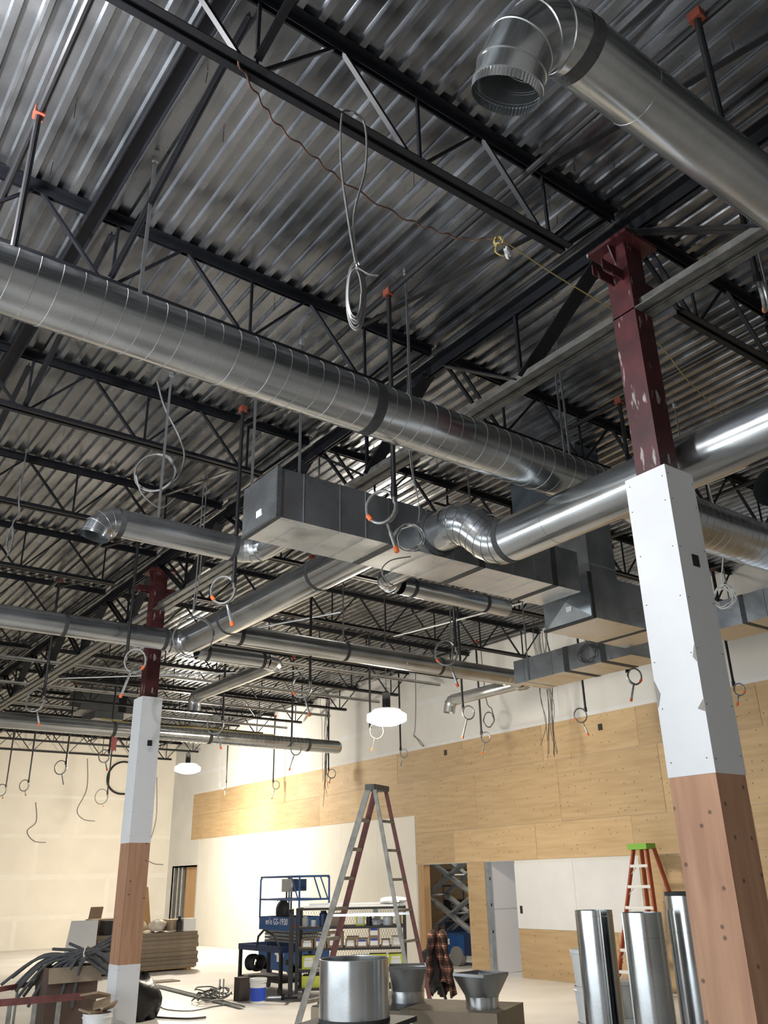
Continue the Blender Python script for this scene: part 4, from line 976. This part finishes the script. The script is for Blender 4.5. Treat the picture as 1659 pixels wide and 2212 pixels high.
MB().tube([(x0-.02, y0-.02, .7), (x0-.1, y0+.1, .95), (x0-.1, y0+.45, 1.02), (x0-.05, y0+.75, .9), (x0-.02, y0+.85, .7)], .02, 8).build('handle', MATTE, t, True)
o = MB()
for k in range(9): o.tube(coil_pts((8.50, 15.65+.045*k, .42), Vector((1, 0, 0)), UZ, .13, 1, 0, k), .02, 6)
tag(MB().tube(smooth([p+Vector((0, .0032*i, 0)) for i, p in enumerate(coil_pts((8.62, 15.60, .44), Vector((1, 0, 0)), UZ, .12, 8, 0, 3))], 2), .017, 6).build('hose_coil', MATTE, None, True), 'black corrugated hose coil hanging in the end of the tool cart', 'hose')

# ------------------------------------------------------------------ scissor lifts
def rail_loop(P, r, name, mt, parent):
    return MB().tube(P, r, 8).build(name, mt, parent, True)
t = thing('scissor_lift', 'blue scissor lift with raised guard rails parked by the white wall', 'scissor lift', (10.3, 17.2, 0))
lx0, lx1, ly0, ly1 = 9.90, 10.62, 16.35, 18.0
MB().box((lx0, ly0, .14), (lx1, ly1, .62)).build('chassis', BLUE, t)
for i, (a, b, c, d) in enumerate(((16.95, .40, 17.1, .53), (17.15, .42, 17.3, .54), (16.98, .22, 17.12, .36), (17.1, .30, 17.22, .42))): MB().box((lx0-.004, a, b), (lx0, c, d)).build('sticker', WPAPER, t)
MB().box((lx0-.006, 16.72, .26), (lx0, 16.85, .36)).build('socket', MATTE, t)
text_mesh('E21', .12, t, WPAPER, (lx0-.004, 16.72, .46), (0, -1, 0), (0, 0, 1))
for x in (lx0+.06, lx1-.06):
    for y in (ly0+.25, ly1-.25): MB().lathe((x-.06, y, .15), [(.001, 0), (.15, 0), (.15, .12), (.001, .12)], 20, (1, 0, 0)).build('wheel', GREYTYRE, t)
for k in range(4): MB().box((lx0+.08, ly0+.1, .64+.065*k), (lx1-.08, ly1-.1, .69+.065*k)).build('scissor_arm', LIFTGREY, t)
MB().box((lx0, ly0, .90), (lx1, ly1, .94)).build('platform', BLUE, t)
for lo, hi in (((lx0-.01, ly0, .88), (lx0+.01, ly1, 1.13)), ((lx1-.01, ly0, .88), (lx1+.01, ly1, 1.13)), ((lx0+.01, ly0-.01, .88), (lx1-.01, ly0+.01, 1.13)), ((lx0+.01, ly1-.01, .88), (lx1-.01, ly1+.01, 1.13))): MB().box(lo, hi).build('toe_board', BLUE, t)
text_mesh("en'e GS-1930", .17, t, WPAPER, (lx0-.013, 17.72, .985), (0, -1, 0), (0, 0, 1))
MB().box((lx0-.013, 16.44, .93), (lx0-.011, 16.62, 1.0)).build('red_sticker', REDFIT, t)
rr = .02
for x in (lx0, lx1):
    rail_loop([(x, ly1, 1.1), (x, ly1, 1.84), (x, ly1-.06, 1.9), (x, ly0+.04, 1.9), (x, ly0+.02, 1.88), (x, ly0+.02, 1.1)], rr, 'guard_rail', BLUE, t)
    rail_loop([(x, ly1, 1.46), (x, ly0+.02, 1.46)], rr*.9, 'mid_rail', BLUE, t)
    rail_loop([(x, ly0+.35, 1.88), (x, ly0+.08, 1.48)], rr*.7, 'brace', BLUE, t)
for y in (ly0+.02, ly1):
    rail_loop([(lx0, y, 1.9), (lx1-.05, y, 1.9), (lx1, y, 1.86)], rr, 'guard_rail', BLUE, t); rail_loop([(lx0, y, 1.46), (lx1, y, 1.46)], rr*.9, 'mid_rail', BLUE, t)
rail_loop([(lx0+.35, ly0+.02, 1.88), (lx0+.52, ly0+.02, 1.46)], rr*.8, 'brace', BLUE, t)
MB().box((10.25, 17.30, 1.60), (10.40, 17.70, 1.86)).build('control_box', mat('beige_box', (.42, .42, .40), .6), t)
for y in (17.4, 17.6): MB().tube([(10.32, y, .95), (10.32, y, 1.62)], .018, 6).build('control_post', MATTE, t)
MB().box((10.1, 16.75, 1.62), (10.3, 16.98, 1.85)).build('joystick_box', DKBLUE, t)
t = thing('backpack', 'black bag standing on the platform of the blue lift', 'bag', (10.15, 17.45, .94))
MB().blob((10.15, 17.45, 1.20), (.13, .20, .27), 2, .05, 14, 10).build('bag_body', MATTE, t, True); MB().tube(arc((10.05, 17.45, 1.42), (0, 1, 0), (0, 0, 1), .06, 0, PI, 6), .01, 6).build('bag_handle', MATTE, t)

t = thing('scissor_lift', 'grey-armed scissor lift with blue base seen through the timber door opening', 'scissor lift', (14.6, 16, 0))
MB().box((14.05, 15.7, .22), (14.85, 17.6, .62)).build('chassis', BLUE, t)
MB().box((14.03, 15.7, .22), (14.05, 16.1, .66)).build('chassis_panel', DKBLUE, t); MB().box((14.04, 16.62, .42), (14.05, 16.74, .54)).build('sticker', WPAPER, t)
for y in (16.36, 17.3):
    MB().lathe((14.0, y, .2), [(.001, 0), (.2, 0), (.2, .14), (.001, .14)], 24, (1, 0, 0)).build('wheel', GREYTYRE, t, True)
zb = .66
for lvl in range(3):
    for x in (14.12, 14.70):
        MB().bar((x, 15.85, zb+lvl*.82), (x, 17.45, zb+.78+lvl*.82), .05, .17, (1, 0, 0)).build('scissor_arm', LIFTGREY, t)
        MB().bar((x+.06, 17.45, zb+lvl*.82), (x+.06, 15.85, zb+.78+lvl*.82), .05, .17, (1, 0, 0)).build('scissor_arm', LIFTGREY, t)
    for y in (15.85, 17.45, 16.65): MB().tube([(14.1, y, zb+.39+(.39 if y != 16.65 else 0)+lvl*.82), (14.78, y, zb+.39+(.39 if y != 16.65 else 0)+lvl*.82)], .025, 8).build('pivot_pin', LIFTGREY, t)
MB().box((14.05, 15.75, 3.15), (14.85, 17.55, 3.3)).build('platform', BLUE, t)
t = thing('work_lamp', 'unseen fill lamp added to brighten the back room', 'lamp', (15.6, 15.6, 3.2))  # added fill lamp, out of view, brightens the dark back room
MB().lathe((15.6, 15.6, 3.2), [(.001, -.06), (.05, -.03), (.05, .03), (.02, .07)], 14).build('fill_bulb', LAMPM, t, True); MB().lathe((15.6, 15.6, 3.2), [(.025, .06), (.025, .14)], 10).build('socket', MATTE, t)
MB().tube([(15.6, 15.6, 3.33), (15.6, 15.6, 3.5)], .006, 6).build('hanging_cord', WIREBLK, t)
l = point_light('back_room_fill', (0, 0, 0), 110, (1.0, .92, .8), .06); l.parent = t; l.location = (0, 0, -.12)
t = thing('scissor_lift', 'dark scissor lift standing deepest in the back room behind the raised arms', 'scissor lift', (16.4, 17.5, 0))
MB().box((16.1, 16.2, .2), (16.8, 19.2, .75)).build('chassis', DKBLUE, t); MB().box((16.1, 16.2, .78), (16.8, 19.2, 1.0)).build('scissor_pack', MATTE, t)
MB().box((16.08, 16.2, 1.02), (16.82, 19.2, 1.28)).build('toe_board', MATTE, t)
text_mesh('Genie GS-1930', .17, t, mat('grey_ink', (.4, .4, .4), .6), (16.075, 18.9, 1.09), (0, -1, 0), (0, 0, 1))
for x in (16.1, 16.8):
    rail_loop([(x, 19.2, 1.28), (x, 19.2, 2.0), (x, 16.2, 2.0), (x, 16.2, 1.28)], .02, 'guard_rail', DKBLUE, t); rail_loop([(x, 19.2, 1.62), (x, 16.2, 1.62)], .018, 'mid_rail', DKBLUE, t)
    rail_loop([(x, 17.7, 2.0), (x, 17.7, 1.28)], .018, 'rail_post', DKBLUE, t); rail_loop([(x, 17.7, 2.0), (x, 17.3, 1.3)], .015, 'brace', DKBLUE, t)
for y in (16.6, 18.8): MB().lathe((16.04, y, .2), [(.001, 0), (.2, 0), (.2, .12), (.001, .12)], 20, (1, 0, 0)).build('wheel', GREYTYRE, t)

# ------------------------------------------------------------------ plaid shirt on a stand
def plaid_mat():
    m = bpy.data.materials.new('brown_plaid'); m.use_nodes = True; nt = m.node_tree; b = nt.nodes['Principled BSDF']; b.inputs['Roughness'].default_value = .9
    tc = nt.nodes.new('ShaderNodeTexCoord'); sep = nt.nodes.new('ShaderNodeSeparateXYZ'); nt.links.new(tc.outputs['Object'], sep.inputs[0])
    outs = []
    for ax, sc in ((0, 9.0), (2, 7.0)):
        mu = nt.nodes.new('ShaderNodeMath'); mu.operation = 'MULTIPLY'; mu.inputs[1].default_value = sc; nt.links.new(sep.outputs[ax], mu.inputs[0])
        fr = nt.nodes.new('ShaderNodeMath'); fr.operation = 'FRACT'; nt.links.new(mu.outputs[0], fr.inputs[0])
        r = nt.nodes.new('ShaderNodeValToRGB'); r.color_ramp.interpolation = 'CONSTANT'
        e = r.color_ramp.elements; e[0].position = 0; e[0].color = (.35, .35, .35, 1); e[1].position = .45; e[1].color = (.9, .9, .9, 1)
        k = e.new(.72); k.color = (3.2, 3, 2.7, 1); k = e.new(.78); k.color = (.9, .9, .9, 1)
        nt.links.new(fr.outputs[0], r.inputs[0]); outs.append(r.outputs[0])
    m1 = nt.nodes.new('ShaderNodeMix'); m1.data_type = 'RGBA'; m1.blend_type = 'MULTIPLY'; m1.inputs['Factor'].default_value = 1
    nt.links.new(outs[0], m1.inputs['A']); nt.links.new(outs[1], m1.inputs['B'])
    m2 = nt.nodes.new('ShaderNodeMix'); m2.data_type = 'RGBA'; m2.blend_type = 'MULTIPLY'; m2.inputs['Factor'].default_value = 1
    m2.inputs['A'].default_value = (.15, .07, .05, 1); nt.links.new(m1.outputs['Result'], m2.inputs['B']); nt.links.new(m2.outputs['Result'], b.inputs['Base Color'])
    return m
PLAID = plaid_mat()
S0 = Vector((8.75, 10.62, 0))
t = thing('tool_stand', 'black tripod tool stand holding a plaid shirt, right of the big ladder', 'stand', S0)
MB().tube([S0+Vector((0, 0, .3)), S0+Vector((0, 0, 1.08))], .03, 8).build('post', MATTE, t)
for k in range(3):
    a = k*2.1+.4; MB().tube([S0+Vector((0, 0, .55)), S0+Vector((.28*math.cos(a), .28*math.sin(a), .02))], .02, 6).build('leg', MATTE, t)
MB().blob(S0+Vector((-.08, .06, .62)), (.16, .16, .3), 3, .2).build('tool_head', MATTE, t, True)
t = thing('plaid_shirt', 'brown plaid shirt draped over the black stand right of the big ladder', 'shirt', S0+Vector((0, 0, 1.1)))
m = MB(); NQ, NR = 28, 16; i0 = 0
rg = random.Random(2)
for j in range(NR+1):
    f = j/NR; z = 1.16-.74*f**1.05; w = .05+.125*f**.8
    for q in range(NQ):
        a = 2*PI*q/NQ; fold = 1+.22*f*math.sin(5*a+.6)+.1*f*math.sin(9*a+2)
        lo = z - (.12*f if math.cos(a-.5) > .2 else 0) + .05*f*math.sin(3*a)
        p = S0 + IMG*(w*fold*math.cos(a)+.04*f) + Vector((.6, .8, 0))*(w*.6*fold*math.sin(a)); m.v.append(Vector((p.x, p.y, lo)))
for j in range(NR):
    for q in range(NQ): a = j*NQ+q; b = j*NQ+(q+1) % NQ; m.f.append((a, b, b+NQ, a+NQ))
m.f.append(tuple(range(NQ)))
m.build('shirt_body', PLAID, t, True, sharp=80)
for s in (-1, 1):
    P = smooth([S0+IMG*s*.06+Vector((0, 0, 1.10)), S0+IMG*s*.11+Vector((-.08, -.1, .88)), S0+IMG*s*(.14)+Vector((-.1, -.13, .62)), S0+IMG*s*.16+Vector((-.1, -.12, .45))], 4)
    MB().tube(P, [.05+.02*math.sin(k) for k in range(len(P))], 10).build('sleeve', PLAID, t, True, sharp=80)

# ------------------------------------------------------------------ cardboard box with duct boots, near work table with cylinder
BA = Vector((-.47, .88, 0)).normalized(); BBv = Vector((.88, .47, 0)).normalized(); BC0 = Vector((6.0, 6.49, 0))
brot = math.atan2(BBv.y, BBv.x)
t = thing('cardboard_box', 'large low tan cardboard box carrying the two duct boots', 'box', BC0, None, brot)
MB().box((0, 0, 0), (.80, .012, .67)).build('side_panel', CARDD, t, local=True); MB().box((0, 1.9, 0), (.80, 1.912, .67)).build('side_panel', CARDD, t, local=True)
MB().box((0, .012, 0), (.012, 1.9, .67)).build('side_panel', CARDD, t, local=True); MB().box((.788, .012, 0), (.80, 1.9, .67)).build('side_panel', CARDD, t, local=True)
MB().box((0, 0, .67), (.80, .95, .68)).build('top_panel', CARDD, t, local=True); MB().box((0, .955, .67), (.80, 1.9, .68)).build('top_panel', MATTE, t, local=True)  # black second panel stands in for the dark open inside
MB().box((-.003, .85, .5), (0, .95, .67)).build('tape_strip', mat('brown_tape', (.17, .14, .1), .4), t, local=True)
OILED = galv('oily_sheet', (0.36, 0.37, 0.375), 0.28, 0.45, 0.06, 0.4)
def boot(p, r, half, h, hc, rot, label):
    t = thing('duct_boot', label, 'duct boot', p, None, rot)
    MB().tube([(0, 0, 0), (0, 0, hc)], r, 40, False).build('round_collar', GALV, t, True, local=True)
    m = MB(); N = 40
    for k in range(N):
        a = 2*PI*k/N; m.v.append(Vector((r*math.cos(a), r*math.sin(a), hc)))
    for k in range(N):
        a = 2*PI*k/N; c, s = math.cos(a), math.sin(a); q = half/max(abs(c), abs(s)); m.v.append(Vector((q*c, q*s, h)))
    for k in range(N): m.f.append((k, (k+1) % N, N+(k+1) % N, N+k))
    m.build('transition', OILED, t, True, local=True, sharp=20)
    m = MB(); 
    for s in ((1, 0), (-1, 0), (0, 1), (0, -1)):
        if s[0]: m.box((s[0]*half-.002, -half, h), (s[0]*half+.002, half, h+.025))
        else: m.box((-half, s[1]*half-.002, h), (half, s[1]*half+.002, h+.025))
    m.build('rim', OILED, t, local=True)
    m = MB(); rings(m, [((0, 0, hc-.005), (0, 0, 1))], r, 40, .006); m.build('bead', GALV, t, True, local=True)
boot(BC0+BA*1.10+BBv*.52+UZ*.681, .165, .185, .30, .10, -.64, 'grey square-to-round duct boot with flat front on the cardboard box')
boot(BC0+BA*.24+BBv*.30+UZ*.681, .155, .185, .27, .10, .15, 'flaring square-to-round duct boot with a corner forward on the cardboard box')
TP = Vector((4.76, 6.93, 0))
t = thing('work_table', 'dark-topped low work table under the short wide duct ring', 'table', TP, None, .5)
MB().box((-.42, -.40, .66), (.42, .40, .70)).build('table_top', MATTE, t, local=True)
for x in (-.38, .38):
    for y in (-.36, .36): MB().box((x-.02, y-.02, 0), (x+.02, y+.02, .66)).build('leg', STUD, t, local=True)
t = thing('duct_ring', 'short wide shiny duct cylinder standing open in the foreground', 'duct', TP+UZ*.701)
MB().tube([(0, 0, .03), (0, 0, .47)], .302, 64, False).build('shell', GALV, t, True, local=True); MB().tube([(0, 0, .03), (0, 0, .47)], .298, 64, False).build('inner_face', GALV, t, True, local=True)
MB().lathe((0, 0, 0), [(.302, .03), (.304, .028), (.304, 0), (.298, 0)], 64).build('base_band', SEAL, t, True, local=True)
MB().lathe((0, 0, .47), [(.302, 0), (.303, .004), (.300, .006), (.298, 0)], 64).build('rim', ALU, t, True, local=True)

# ------------------------------------------------------------------ standing duct pipes and bucket stacks
def open_pipe(p, r, h, gap0, gap1, label):
    t = thing('duct_pipe', label, 'duct pipe', p)
    n = 48; m = MB()
    for j, z in enumerate((0, h)):
        for k in range(n+1):
            a = gap1 + (2*PI-(gap1-gap0))*k/n; m.v.append(Vector((r*math.cos(a), r*math.sin(a), z)))
    for k in range(n): m.f.append((k, k+1, n+2+k, n+1+k))
    m.build('shell', GALV, t, True, local=True)
    for g in (gap0, gap1):
        MB().box((-.004, -.006, 0), (.004, .006, h)).build('lock_seam', GALV, t, local=True).location = (r*math.cos(g), r*math.sin(g), 0)
    m = MB(); rings(m, [((0, 0, h-.045), (0, 0, 1))], r, 48, .004); m.build('crimp_bead', GALV, t, True, local=True)
vd = math.atan2(-5.55, -6.35)
open_pipe((6.35, 5.55, 0), .16, 1.52, vd+.35, vd+.75, 'open-seam round duct pipe standing upright, leftmost of the three')
t = thing('duct_pipe', 'closed round duct pipe standing upright, middle of the three', 'duct pipe', (6.12, 4.85, 0))
MB().tube([(0, 0, 0), (0, 0, 1.52)], .155, 48, False).build('shell', GALV, t, True, local=True)
m = MB(); rings(m, [((0, 0, 1.34), (0, 0, 1))], .155, 48, .004); m.build('bead', GALV, t, True, local=True)
MB().box((-.006, -.004, 0), (.006, .006, 1.52)).build('lock_seam', GALV, t, local=True).location = (.155*math.cos(vd-1.35), .155*math.sin(vd-1.35), 0)
t = thing('duct_pipe', 'taller jointed duct pipe standing against the near column, rightmost of the three', 'duct pipe', (6.62, 4.80, 0))
MB().tube([(0, 0, 0), (0, 0, 1.52)], .155, 48, False).build('shell', GALV, t, True, local=True)
MB().tube([(0, 0, 1.52), (0, 0, 1.65)], .148, 48, False).build('upper_collar', GALV, t, True, local=True)
MB().lathe((0, 0, 1.63), [(.148, 0), (.151, 0), (.151, .03), (.148, .03)], 48).build('dark_rim', SEAL, t, True, local=True)
m = MB(); rings(m, [((0, 0, 1.36), (0, 0, 1))], .155, 48, .004); m.build('bead', GALV, t, True, local=True)
def bucket(p, r, h, label, group=None, body=None, lid=False, bandm=None):
    t = thing('bucket', label, 'bucket', p, group)
    MB().lathe((0, 0, 0), [(.001, 0), (r*.88, 0), (r, h*.86), (r*1.06, h*.86), (r*1.06, h*.90), (r*1.01, h*.92), (r*1.04, h), (r*.97, h), (r*.85, .02), (.001, .02)], 28).build('pail', body or WPLAST, t, True, local=True)
    if bandm: MB().lathe((0, 0, h*.08), [(r*.89+.001, 0), (r*.97+.002, h*.56)], 28).build('printed_band', bandm, t, True, local=True)
    if lid: MB().lathe((0, 0, h), [(.001, .012), (r*1.05, .012), (r*1.07, 0), (r*1.07, -.02)], 28).build('lid', WPLAST, t, True, local=True)
    return t
for i in range(4): bucket((6.80, 6.07, .29*i), .15, .29, 'white bucket in the stack behind the open-seam pipe, %s from the floor' % ORD[i], 'white bucket stack', lid=(i == 3))
for i in range(3): bucket((7.25, 6.09, .29*i), .15, .29, 'white bucket between the upright duct pipes, %s from the floor' % ORD[i], 'white bucket pair', lid=(i == 2))

# ------------------------------------------------------------------ left side: carton stack, boards, foam tubes, ladder, bags
SX0, SX1, SY0, SY1 = 7.25, 9.62, 20.4, 21.9
t = thing('pallet', 'timber pallet under the stack of flat cartons', 'pallet', (8.4, 21, 0))
for x in (7.35, 8.4, 9.45): MB().box((x-.05, SY0+.03, 0), (x+.05, SY1-.03, .04)).build('runner', LUMBER, t)
for y in (20.5, 20.9, 21.3, 21.7): MB().box((SX0+.02, y-.05, .04), (SX1-.02, y+.05, .06)).build('slat', LUMBER, t)
rg = random.Random(17); z = .062
for i in range(9):
    dx = rg.uniform(-.03, .03); dy = rg.uniform(-.03, .03); h = .082
    t = thing('flat_carton', 'flat brown carton in the big stack, %s from the floor' % ORD[i], 'carton', (8.4+dx, 21.1+dy, z), 'stack of flat cartons')
    MB().box((SX0+dx, SY0+dy, z), (SX1+dx, SY1+dy, z+h-.004)).build('carton_body', mat('greyed_carton', (.25, .195, .135), .8, 0, .15, 6, 0, 0, .15), t)
    for x in (7.9, 8.7): MB().box((x, SY0+dy-.002, z), (x+.01, SY0+dy, z+h-.004)).build('carton_edge', CARDD, t)
    z += h
ST = z
def plain_box(lo, hi, mt, name, label, cat='box', flaps=True):
    t = thing(name, label, cat, ((lo[0]+hi[0])/2, (lo[1]+hi[1])/2, lo[2]))
    MB().box(lo, hi).build('body', mt, t)
    if flaps: MB().box((lo[0]-.004, lo[1]-.004, hi[2]), (hi[0]+.004, (lo[1]+hi[1])/2-.003, hi[2]+.006)).build('flap', mt, t); MB().box((lo[0]-.004, (lo[1]+hi[1])/2+.003, hi[2]), (hi[0]+.004, hi[1]+.004, hi[2]+.006)).build('flap', mt, t)
    return t
plain_box((7.32, 20.9, ST), (7.95, 21.5, ST+.30), CARD, 'box', 'brown box on the left end of the carton stack')
plain_box((7.42, 20.5, ST), (7.85, 20.8, ST+.28), MATTE, 'tool_case', 'black tool case on the left end of the carton stack', 'case')
plain_box((9.0, 20.6, ST), (9.55, 21.1, ST+.24), mat('tan_box', (.40, .30, .2), .8), 'box', 'low brown tray box on the right end of the carton stack')
plain_box((9.25, 20.42, ST), (9.55, 20.6, ST+.26), WPAPER, 'box', 'white box on the right end of the carton stack')
o = MB().blob((8.2, 20.9, ST+.15), (.34, .24, .17), 4, .12, 16, 10).build('cement_bag', PLASTER, None, True); tag(o, 'cream paper sack slumped on the carton stack left of the far column', 'sack')
o = MB().blob((8.78, 20.85, ST+.12), (.2, .2, .14), 6, .15, 14, 8).build('cement_bag', PLASTER, None, True); tag(o, 'cream paper sack slumped on the carton stack right of the far column', 'sack')
m = MB()
for i in range(6):
    for j in range(4):
        def q(i, j): return (8.55+.13*i, 20.38+.09*j, ST+.012+.02*math.sin(i*1.7+j))
        m.quad(q(i, j), q(i+1, j), q(i+1, j+1), q(i, j+1))
tag(m.build('paper_sheet', PLASTER), 'crumpled cream paper sheet on the carton stack', 'paper')
t = thing('spray_bottle', 'black bottle standing on the carton stack beside the white box', 'bottle', (9.15, 20.45, ST))
MB().lathe((9.15, 20.45, ST), [(.001, 0), (.06, 0), (.065, .2), (.03, .27), (.001, .27)], 16).build('body', MATTE, t, True); MB().lathe((9.15, 20.45, ST+.27), [(.03, 0), (.03, .05), (.001, .05)], 12).build('cap', MATTE, t)
o = MB().prism([(8.6, 22.0, .0), (9.25, 22.0, 0), (9.1, 22.35, 1.75), (8.5, 22.35, 1.75)], (0, .012, 0)).build('plywood_offcut', LUMBER); tag(o, 'tall plywood offcut leaning behind the carton stack', 'board')
o = MB().prism([(7.35, 21.55, ST), (7.65, 21.55, ST), (7.78, 21.7, ST+.55), (7.48, 21.7, ST+.55)], (0, .012, 0)).build('cardboard_flap', CARD); tag(o, 'brown cardboard flap standing up on the left end of the carton stack', 'cardboard')
o = MB().prism([(6.15, 19.4, 0), (6.85, 19.4, 0), (7.20, 20.35, 1.12), (6.62, 20.35, 1.12)], (.012, .012, 0)).build('drywall_offcut', WHITE); tag(o, 'white drywall board leaning against the left end of the carton stack', 'board')
# foam tube bundle over a brown drum
t = thing('cardboard_box', 'dark brown open cardboard box under the foam tube bundle', 'box', (4.35, 13.3, 0))
for lo, hi in (((4.02, 13.05, 0), (4.70, 13.065, .80)), ((4.02, 13.55, 0), (4.70, 13.565, .80)), ((4.02, 13.065, 0), (4.035, 13.55, .80)), ((4.685, 13.065, 0), (4.70, 13.55, .80))):
    MB().box(lo, hi).build('side_panel', mat('dark_carton_board', (.10, .065, .05), .8, 0, .2, 5), t)
MB().prism([(4.02, 13.05, .80), (4.70, 13.05, .80), (4.72, 12.95, .62), (4.00, 12.95, .62)], (0, -.004, 0)).build('flap', CARDD, t)
t = thing('foam_tube_bundle', 'tied bundle of dark grey foam pipe tubes drooping over the dark box', 'foam tubes', (4.45, 13.2, .82))
T0 = Vector((4.50, 13.05, .96)); rg = random.Random(23)
for k in range(22):
    f = k/21; sp0 = -1.05+.98*f + rg.uniform(-.06, .06)
    e = (sp0, rg.uniform(-.35, .1), -.26-.42*math.sin(PI*min(1, f*1.15+.1)*.5)+rg.uniform(-.05, .05))
    q = rg.choice([(.42, .2, .22), (.40, .1, .12), (.44, .15, -.04), (.46, .05, -.10), (.40, .0, -.18), (.36, .1, -.26), (.42, .2, .02), (.30, .3, -.12)])
    if k == 20: q = (-.42, .5, .14)
    if k == 21: q = (-.62, .55, -.03)
    j = Vector((rg.uniform(-.05, .05), rg.uniform(-.06, .06), rg.uniform(-.07, .05)))
    mid = T0 + j; E_ = T0 + IMG*e[0] + CV*e[1]*.6 + UZ*e[2]; F_ = T0 + j*.8 + IMG*(q[0]+rg.uniform(-.05, .05)) + CV*q[1] + UZ*(q[2]+rg.uniform(-.05, .05))
    P = smooth([E_, T0 + (E_-T0)*.58 + UZ*(.10 - e[2]*.16), mid, F_], 6)
    MB().tube(P, .021, 10).build('foam_tube', RUBBER, t, True)
MB().tube(smooth(coil_pts(T0+UZ*.0, CV, UZ, .085, 2.2, .01, 3)), .008, 6).build('tie', PLASTER, t)
# red ladder lying open on its side
t = thing('extension_ladder', 'red step ladder lying on its side at the lower left with grey rungs upright', 'ladder', (3.4, 12, 0))
for a, b in (((2.2, 12.15, .55), (4.15, 11.95, .55)), ((2.2, 12.15, .06), (4.15, 11.95, .06))): MB().bar(a, b, .03, .075).build('rail', OLDRED, t)
for x in (2.65, 2.95, 3.30, 3.58, 3.86): MB().bar((x, 12.15-(x-2.2)*.1, .08), (x, 12.15-(x-2.2)*.1, .54), .05, .03, (0, 1, 0)).build('rung', OLDGREY, t)
for a, b in (((2.3, 12.3, .58), (4.75, 14.3, .58)), ((2.3, 12.3, .06), (4.75, 14.3, .06))): MB().bar(a, b, .03, .06).build('rail', OLDRED, t)
for f in (.3, .45, .6, .75, .9): MB().bar((2.3+2.45*f, 12.3+2*f, .08), (2.3+2.45*f, 12.3+2*f, .57), .045, .025, (1, 0, 0)).build('rung', OLDGREY, t)
o = MB().blob((2.85, 11.75, .2), (.30, .12, .22), 12, .25, 16, 10).build('bin_bag', BAGBLK, None, True); tag(o, 'black plastic bag beneath the red ladder at the lower left corner', 'bag')
bucket((4.27, 11.75, 0), .17, .38, 'white bucket filled with cardboard scraps in front of the far column')
rg = random.Random(8)
for i, (dx, dy, z, w, d, a, tl, l) in enumerate(((-.05, 0, .40, .30, .22, .4, .15, 'lowest'), (.06, .05, .47, .26, .2, 1.2, -.3, 'middle'), (-.02, .08, .56, .30, .22, 2.0, .25, 'topmost'), (.1, -.08, .44, .18, .16, .1, -.5, 'folded front'))):
    o = MB().box((-w/2, -d/2, -.012), (w/2, d/2, .012)).build('cardboard_scrap', CARD); o.location = (4.27+dx, 11.75+dy, z); o.rotation_euler = (tl, tl*.6, a)
    tag(o, '%s cardboard scrap piled on the white bucket by the far column' % l, 'cardboard', 'cardboard scraps on the bucket')
o = MB().blob((5.55, 13.6, .28), (.30, .24, .32), 21, .22, 20, 14).build('bin_bag', BAGBLK, None, True); tag(o, 'black bin bag slumped on the floor right of the far column', 'bag')
# floor clutter
o = MB().box((7.5, 18.2, 0), (8.25, 18.6, .02)).build('cardboard_scrap', CARDD); tag(o, 'grey flattened cardboard on the floor in front of the carton stack', 'cardboard')
o = MB().bar((7.48, 17.63, .02), (7.22, 13.57, .02), .09, .004).bar((7.44, 17.63, .03), (7.18, 13.57, .03), .004, .03).bar((7.52, 17.63, .03), (7.26, 13.57, .03), .004, .03).build('steel_track', STUD); tag(o, 'long steel stud track lying on the concrete floor', 'steel stud')
cable([(6.38, 14.8, .012), (6.3, 14.3, .012), (6.5, 13.9, .012), (7.0, 14.1, .012), (7.4, 14.2, .012)], .008, WIREBLK, 'floor_cord', 'thin dark cord lying on the floor by the steel track')
cable([(5.75, 13.75, .02), (5.9, 13.4, .02), (6.1, 13.1, .02), (6.35, 13.05, .02)], .016, WIREBLK, 'floor_cord', 'thick dark cord running from the bin bag over the floor')
t = thing('cable_heap', 'tangled heap of grey cables on the floor beside the blue bucket', 'cables', (7.5, 14.9, 0))
for k in range(7):
    MB().tube(smooth(coil_pts((7.35+rg.uniform(-.15, .15), 14.75+rg.uniform(-.15, .15), .04+.025*k), (1, 0, 0), (0, 1, 0), rg.uniform(.16, .3), rg.uniform(.7, 1.3), .03, k), 2), .010, 6).build('cable', WIRE if k % 2 else WIREBLK, t, True)
plain_box((7.60, 14.42, 0), (7.80, 14.62, .34), mat('dark_carton', (.045, .035, .03), .7), 'box', 'small dark brown box beside the blue bucket')
for i, x in enumerate((7.50, 7.57)):
    o = MB().bar((x, 14.95, .0), (x+.01, 14.97, .30), .05, .004).build('metal_offcut', STUD); tag(o, '%s bright metal offcut standing in the cable heap' % ('left' if i == 0 else 'right'), 'metal offcut')
bucket((7.78, 14.12, 0), .135, .34, 'white bucket with blue printed band on the floor beside the tool cart', None, WPLAST, True, BPLAST)
t = thing('caulking_gun', 'grey caulking gun lying on the floor in front of the tool cart', 'caulking gun', (8.2, 14.3, 0))
MB().tube([(7.98, 14.22, .04), (8.2, 14.08, .04)], .035, 12).build('barrel', STUD, t, True); MB().tube([(8.2, 14.08, .04), (8.24, 14.05, .04)], .04, 12).build('end_plate', MATTE, t)
MB().bar((8.24, 14.05, .03), (8.42, 13.93, .03), .02, .03).build('handle', MATTE, t)
